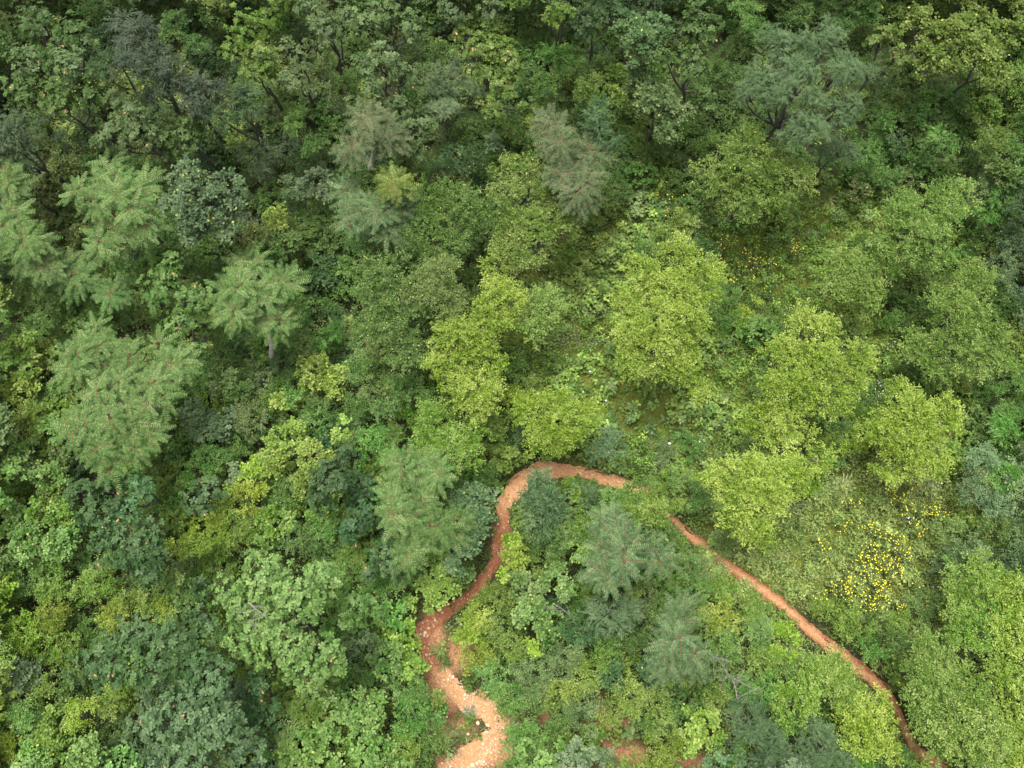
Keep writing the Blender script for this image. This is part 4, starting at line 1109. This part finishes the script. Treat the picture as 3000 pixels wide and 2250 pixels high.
def flower_plant(u, v, rpx, n, petal, label):
    x0, y0 = P(u, v, .5); z = hz(x0, y0); base = np.array([x0, y0, z]); rt = empty('flowering_plant', base)
    R = rpx/ppm(.6)*1.7; aa = RNG.uniform(0, 2*PI, n); rr = R*np.sqrt(RNG.random(n))
    hx, hy = x0 + rr*np.cos(aa), y0 + rr*np.sin(aa); hh = z + RNG.uniform(.5, 1.05, n)
    s = Soup(); c = np.stack([hx, hy, hh], 1); fr = RNG.uniform(.009, .029, n)*(1.0 if petal == 'petal_yellow' else .72)
    for k in range(6):
        a = k*PI/3 + aa; d = np.stack([np.cos(a), np.sin(a), np.full(n, .25)], 1)
        s.add(leaves(c, d, np.tile([0,0,1.], (n, 1)) + rand_dirs(n)*.3, fr, fr*.75, HEX, .1))
    s.build('blossom', M[petal], rt, origin=base)
    s = Soup()
    for i in range(n):
        b = base + np.array([(hx[i]-x0)*.5, (hy[i]-y0)*.5, 0]); s.add(tube([b, (b+c[i])/2+RNG.normal(0, .02, 3), c[i]-(0,0,.01)], [.006, .005, .003], 3))
    s.build('stem', M['spray'], rt, (.07, .11, .03), origin=base)
    s = Soup(); m = n*5; i = RNG.integers(0, n, m); t = RNG.uniform(.25, .9, (m, 1)); b = base + np.stack([(hx[i]-x0)*.5, (hy[i]-y0)*.5, 0*hx[i]], 1)
    p = b + (c[i]-b)*t; s.add(leaves(p, rand_dirs(m, -.1, .5), norm(np.array([0,0,1.])+rand_dirs(m)*.4), .12*RNG.uniform(.6, 1.2, m), .035, RH, .3), None, None)
    s.build('foliage', M['spray'], rt, (.075, .115, .035), origin=base)
    tag(rt, label or make_label('%s of %s flowers' % ('dense cluster' if n >= 20 else 'cluster' if n >= 9 else 'little sprinkle', 'yellow' if petal == 'petal_yellow' else 'tiny white'), u, v), 'flowers',
        'yellow flowering plants' if petal == 'petal_yellow' else 'white flowering plants')
def zc(cx, cy): return 2300 + cx*.2712, 1350 + cy*.2712
YF = [(740,455,12,14),(1140,400,14,16),(1130,350,6,4),(1250,350,7,6),(1320,270,9,8),(1350,330,6,5),(1310,490,14,26),(1480,530,9,8),(1590,560,15,24),(1640,540,10,10),
 (1680,600,6,5),(1750,580,9,12),(1220,580,6,4),(590,700,14,12),(700,660,7,5),(860,690,10,9),(780,715,5,3),(990,740,16,20),(940,780,8,7),(1100,810,11,14),(1160,830,12,12),
 (1215,850,10,10),(1390,680,8,9),(1450,740,10,10),(1450,790,6,6),(400,920,9,12),(405,1070,6,6),(350,870,6,4),(900,970,17,26),(960,930,9,8),(1150,970,20,26),(1230,1020,14,14),
 (1290,990,10,6),(1040,1000,9,7),(1020,1070,9,8),(870,1080,15,14),(780,1110,14,14),(880,1150,13,16),(990,1140,11,14),(1110,1090,15,18),(1180,1110,13,12),(700,1180,12,10),
 (680,1230,7,5),(1150,1230,15,30),(1190,1150,7,6),(610,1270,7,5),(655,1270,5,3),(780,1290,13,14),(930,1270,12,14),(960,1320,12,20),(1040,1370,15,38),(690,1310,10,8),
 (640,1360,16,26),(580,1400,17,28),(650,1420,15,26),(520,1400,9,8),(850,1400,9,9),(470,1310,7,4),(420,1460,13,12),(310,1460,5,3),(840,1490,12,14),(990,1490,15,32),
 (960,1550,13,20),(900,1580,9,9),(780,1590,8,6),(1180,1580,13,16),(1240,1610,10,12),(1400,1320,11,12),(1520,1520,12,14),(1470,1500,8,7),(1500,1560,8,6),(380,1560,8,5),(1630,1710,6,4),
 (860,950,9,9),(1060,1160,8,8),(1740,20,9,9),(2030,90,8,10),(1960,130,6,5)]
for cx, cy, r, n in YF:
    u, v = zc(cx, cy); flower_plant(u, v, r*1.0, n, 'petal_yellow', None)
def zm(cx, cy): return 1700 + cx*.3165, 500 + cy*.3165
for cx, cy, r, n in [(780,40,8,6),(850,90,12,18),(830,140,9,10),(710,210,9,10),(815,270,8,6),(950,310,14,16),(920,370,9,8),(830,400,15,16),(940,415,9,7),(1040,520,7,5),(1110,560,12,14),
   (1110,620,13,22),(1150,650,8,8),(1090,740,9,9),(1190,550,8,5),(720,800,12,12),(1320,650,10,10),(1310,690,12,14),(1410,685,4,3),(1540,770,12,11),(1560,840,10,10),(1600,880,10,10),
   (1680,860,13,14),(1760,870,9,9),(1440,880,8,6),(1480,920,13,9),(1560,980,10,7),(1980,690,11,12),(1990,750,12,14),(1380,1030,9,12),(1710,1120,7,6)]:
    u, v = zm(cx, cy); flower_plant(u, v, r, n, 'petal_yellow', None)
for u, v, r, n in [(2550,1067,11,14),(2672,1880,11,14),(2490,1475,8,8),(2455,1465,6,5)]: flower_plant(u, v, r, n, 'petal_yellow', None)
for u, v, r, n in [(2600,1018,9,8),(2578,1080,12,8),(2567,1127,8,7),(2632,1110,12,9),(2660,1135,8,5),(2580,1152,8,6),(2685,1142,6,4),(2805,1085,6,4),(2770,1132,7,4),(2880,1165,6,4),(2910,1165,6,4),
   (2925,1172,5,3),(2882,1203,10,10),(2945,1230,15,16),(2940,1250,9,8),(2905,1265,9,8),(2862,1302,9,11),(2860,1352,6,5),(2765,1413,5,3),(2660,1522,6,6),(2855,1592,12,12),(2010,1722,13,20),
   (1952,1708,7,5),(2035,1300,5,3),(2247,1268,4,3),(2030,888,4,3),(2795,1202,6,4)]: flower_plant(u, v, r, n, 'petal_white', None)

def bumpy(c, r, sq=.6):
    """an uneven stone as a closed faceted hull"""
    import bmesh
    bm = bmesh.new(); bmesh.ops.create_icosphere(bm, subdivisions=2, radius=1)
    sc = Vector((random.uniform(.8, 1.25), random.uniform(.75, 1.1), sq*random.uniform(.8, 1.2)))
    for v in bm.verts:
        v.co = Vector((v.co.x*sc.x, v.co.y*sc.y, v.co.z*sc.z))*r*random.uniform(.82, 1.12)
    me = bpy.data.meshes.new('stone'); bm.to_mesh(me); bm.free(); me.materials.append(M['stone'])
    o = bpy.data.objects.new('stone', me); C.objects.link(o); o.location = c; o.rotation_euler = (0, 0, random.uniform(0, 6)); return o
for u, v, r in [(1246,1854,10),(1243,1862,7),(1232,1858,6),(1223,1856,5),(1233,1843,5),(1255,1840,6),(1274,1817,8),(1238,1825,5),(1250,1918,7),(1260,1917,7),(1263,1951,6),(1246,1948,6),
    (1244,1940,5),(1313,1992,5),(1327,1985,9),(1362,2037,8),(1361,2048,6),(1400,2118,9),(1430,2125,8),(1426,2145,9),(1415,2180,8),(1398,2235,10),(1385,2240,9),(1418,2230,9),(1440,2205,7),
    (1475,2135,6),(1502,2116,10),(1296,1795,6),(1372,1742,5),(1352,1755,5),(1460,1536,6),(1494,1468,6),(1450,1500,6),(1313,1750,5),(1392,1700,5),(1372,2150,6),(1405,2228,7),(1320,2245,8)]:
    x, y = P(u, v); rr = r/ppm()*.55
    o = bumpy((x, y, hz(x, y) + .05), rr); tag(o, make_label('pale stone on red earth', u, v), 'stone', 'loose stones along the trail')
for u, v, r in [(1728,1089,5),(1774,1176,5),(1960,1300,7),(1659,1047,4),(1708,1150,4),(2073,1392,4)]:
    x, y = P(u, v, .3); s = Soup(); n = 5; rr = r/ppm()*.65
    a = np.arange(6)*PI/3; ring = np.stack([x+rr*np.cos(a)*1.2, y+rr*np.sin(a)*.8, hz(x, y)+.3+RNG.uniform(0, .02, 6)], 1); top = np.array([x, y, hz(x, y)+.35])
    s.add(np.array([[ring[k], ring[(k+1) % 6], top] for k in range(6)]))
    s.add(np.array([[ring[(k+1) % 6], ring[k], np.array([x, y, hz(x, y)+.28])] for k in range(6)]))
    o = s.build('white_scrap', M['paper'], origin=(x, y, hz(x, y)+.3)); tag(o, make_label('tiny white scrap caught in the meadow plants', u, v), 'scrap', 'white scraps in the meadow')

def dead_branch(pts, r, label, name='dead_branch', twigs=5, z=None, cat='branch'):
    zs = z or [.6]*len(pts); w3 = []
    for (u, v), zz in zip(pts, zs): x, y = P(u, v, zz); w3.append((x, y, hz(x, y)*.5+zz))
    base = np.array(w3[0]); rt = empty(name, base); s = Soup(); fine = []
    for i in range(len(w3)-1): fine += bend(w3[i], w3[i+1], 5, .06)[:-1]
    fine.append(np.array(w3[-1])); s.add(tube(fine, np.linspace(r, r*.35, len(fine)), 8)); s.build('limb', M['deadwood'], rt, origin=base)
    for k in range(twigs):
        i = random.randrange(1, len(fine)-1); d = rand_dirs(1, -.1, .5)[0]; q = fine[i] + d*random.uniform(.35, .9)
        s = Soup(); br = bend(fine[i], q, 5, .15); s.add(tube(br, np.linspace(r*.4, .005, 5), 5))
        for j in (2, 3): s.add(tube(bend(br[j], br[j] + rand_dirs(1, -.1, .5)[0]*.3, 4, .15), np.linspace(r*.2, .004, 4), 4))
        s.build('twig', M['deadwood'], rt, origin=base)
    tag(rt, label, cat)
dead_branch([(2905,630),(2875,690),(2835,752)], .10, 'fallen grey log lying in the undergrowth near the right edge', 'fallen_log', 3, [.5,.9,.5], 'log')
dead_branch([(2158,2046),(2145,1990),(2125,1965)], .028, 'bare grey dead branch poking out of bushes left of the straight trail', z=[2.5,2.6,2.6], twigs=8)
dead_branch([(2160,2050),(2200,2025),(2245,2010)], .022, 'thin bare side branch beside the grey dead one left of the trail', z=[2.5,2.7,2.6], twigs=3)
dead_branch([(2075,1912),(2095,1935),(2085,1922),(2145,1940)], .025, 'forked bare twig right beside the small bluish feather-leaved sapling', z=[2.5,2.6,2.6,2.5], twigs=6)
dead_branch([(2155,2125),(2162,2095)], .025, 'short upright dead stick below the bare grey branch', z=[2.5,3.0], twigs=2)
dead_branch([(2670,1370),(2715,1405),(2760,1430)], .022, 'long bare grey twigs trailing below the bright far-right lime tree', z=[1.9,1.7,1.4], twigs=7)
dead_branch([(2325,1482),(2350,1478),(2372,1474)], .014, 'thin dry stick lying in meadow grass beside the lime tree by the trail', z=[.6,.6,.5], twigs=3)
dead_branch([(1440,1390),(1475,1375),(1500,1330)], .014, 'thin dry twigs lying above the left end of the trail bend', z=[.5,.6,.6], twigs=6)
dead_branch([(1640,1010),(1680,1000),(1730,1015)], .014, 'dry grey twigs on the ground in the upper clearing', z=[.35,.4,.35], twigs=5)
dead_branch([(725,1765),(750,1785),(780,1810)], .03, 'grey dead limb showing through the big pale oak', z=[5.5,5.6,5.5], twigs=4)
dead_branch([(1625,1770),(1655,1790),(1690,1830)], .016, 'grey bare twigs below the round-leaved bushes inside the trail loop', z=[2.4,2.3,2.0], twigs=5)
nf = sum(len(o.data.polygons) for o in bpy.data.objects if o.type == 'MESH'); print('faces', nf, 'objects', len(bpy.data.objects))
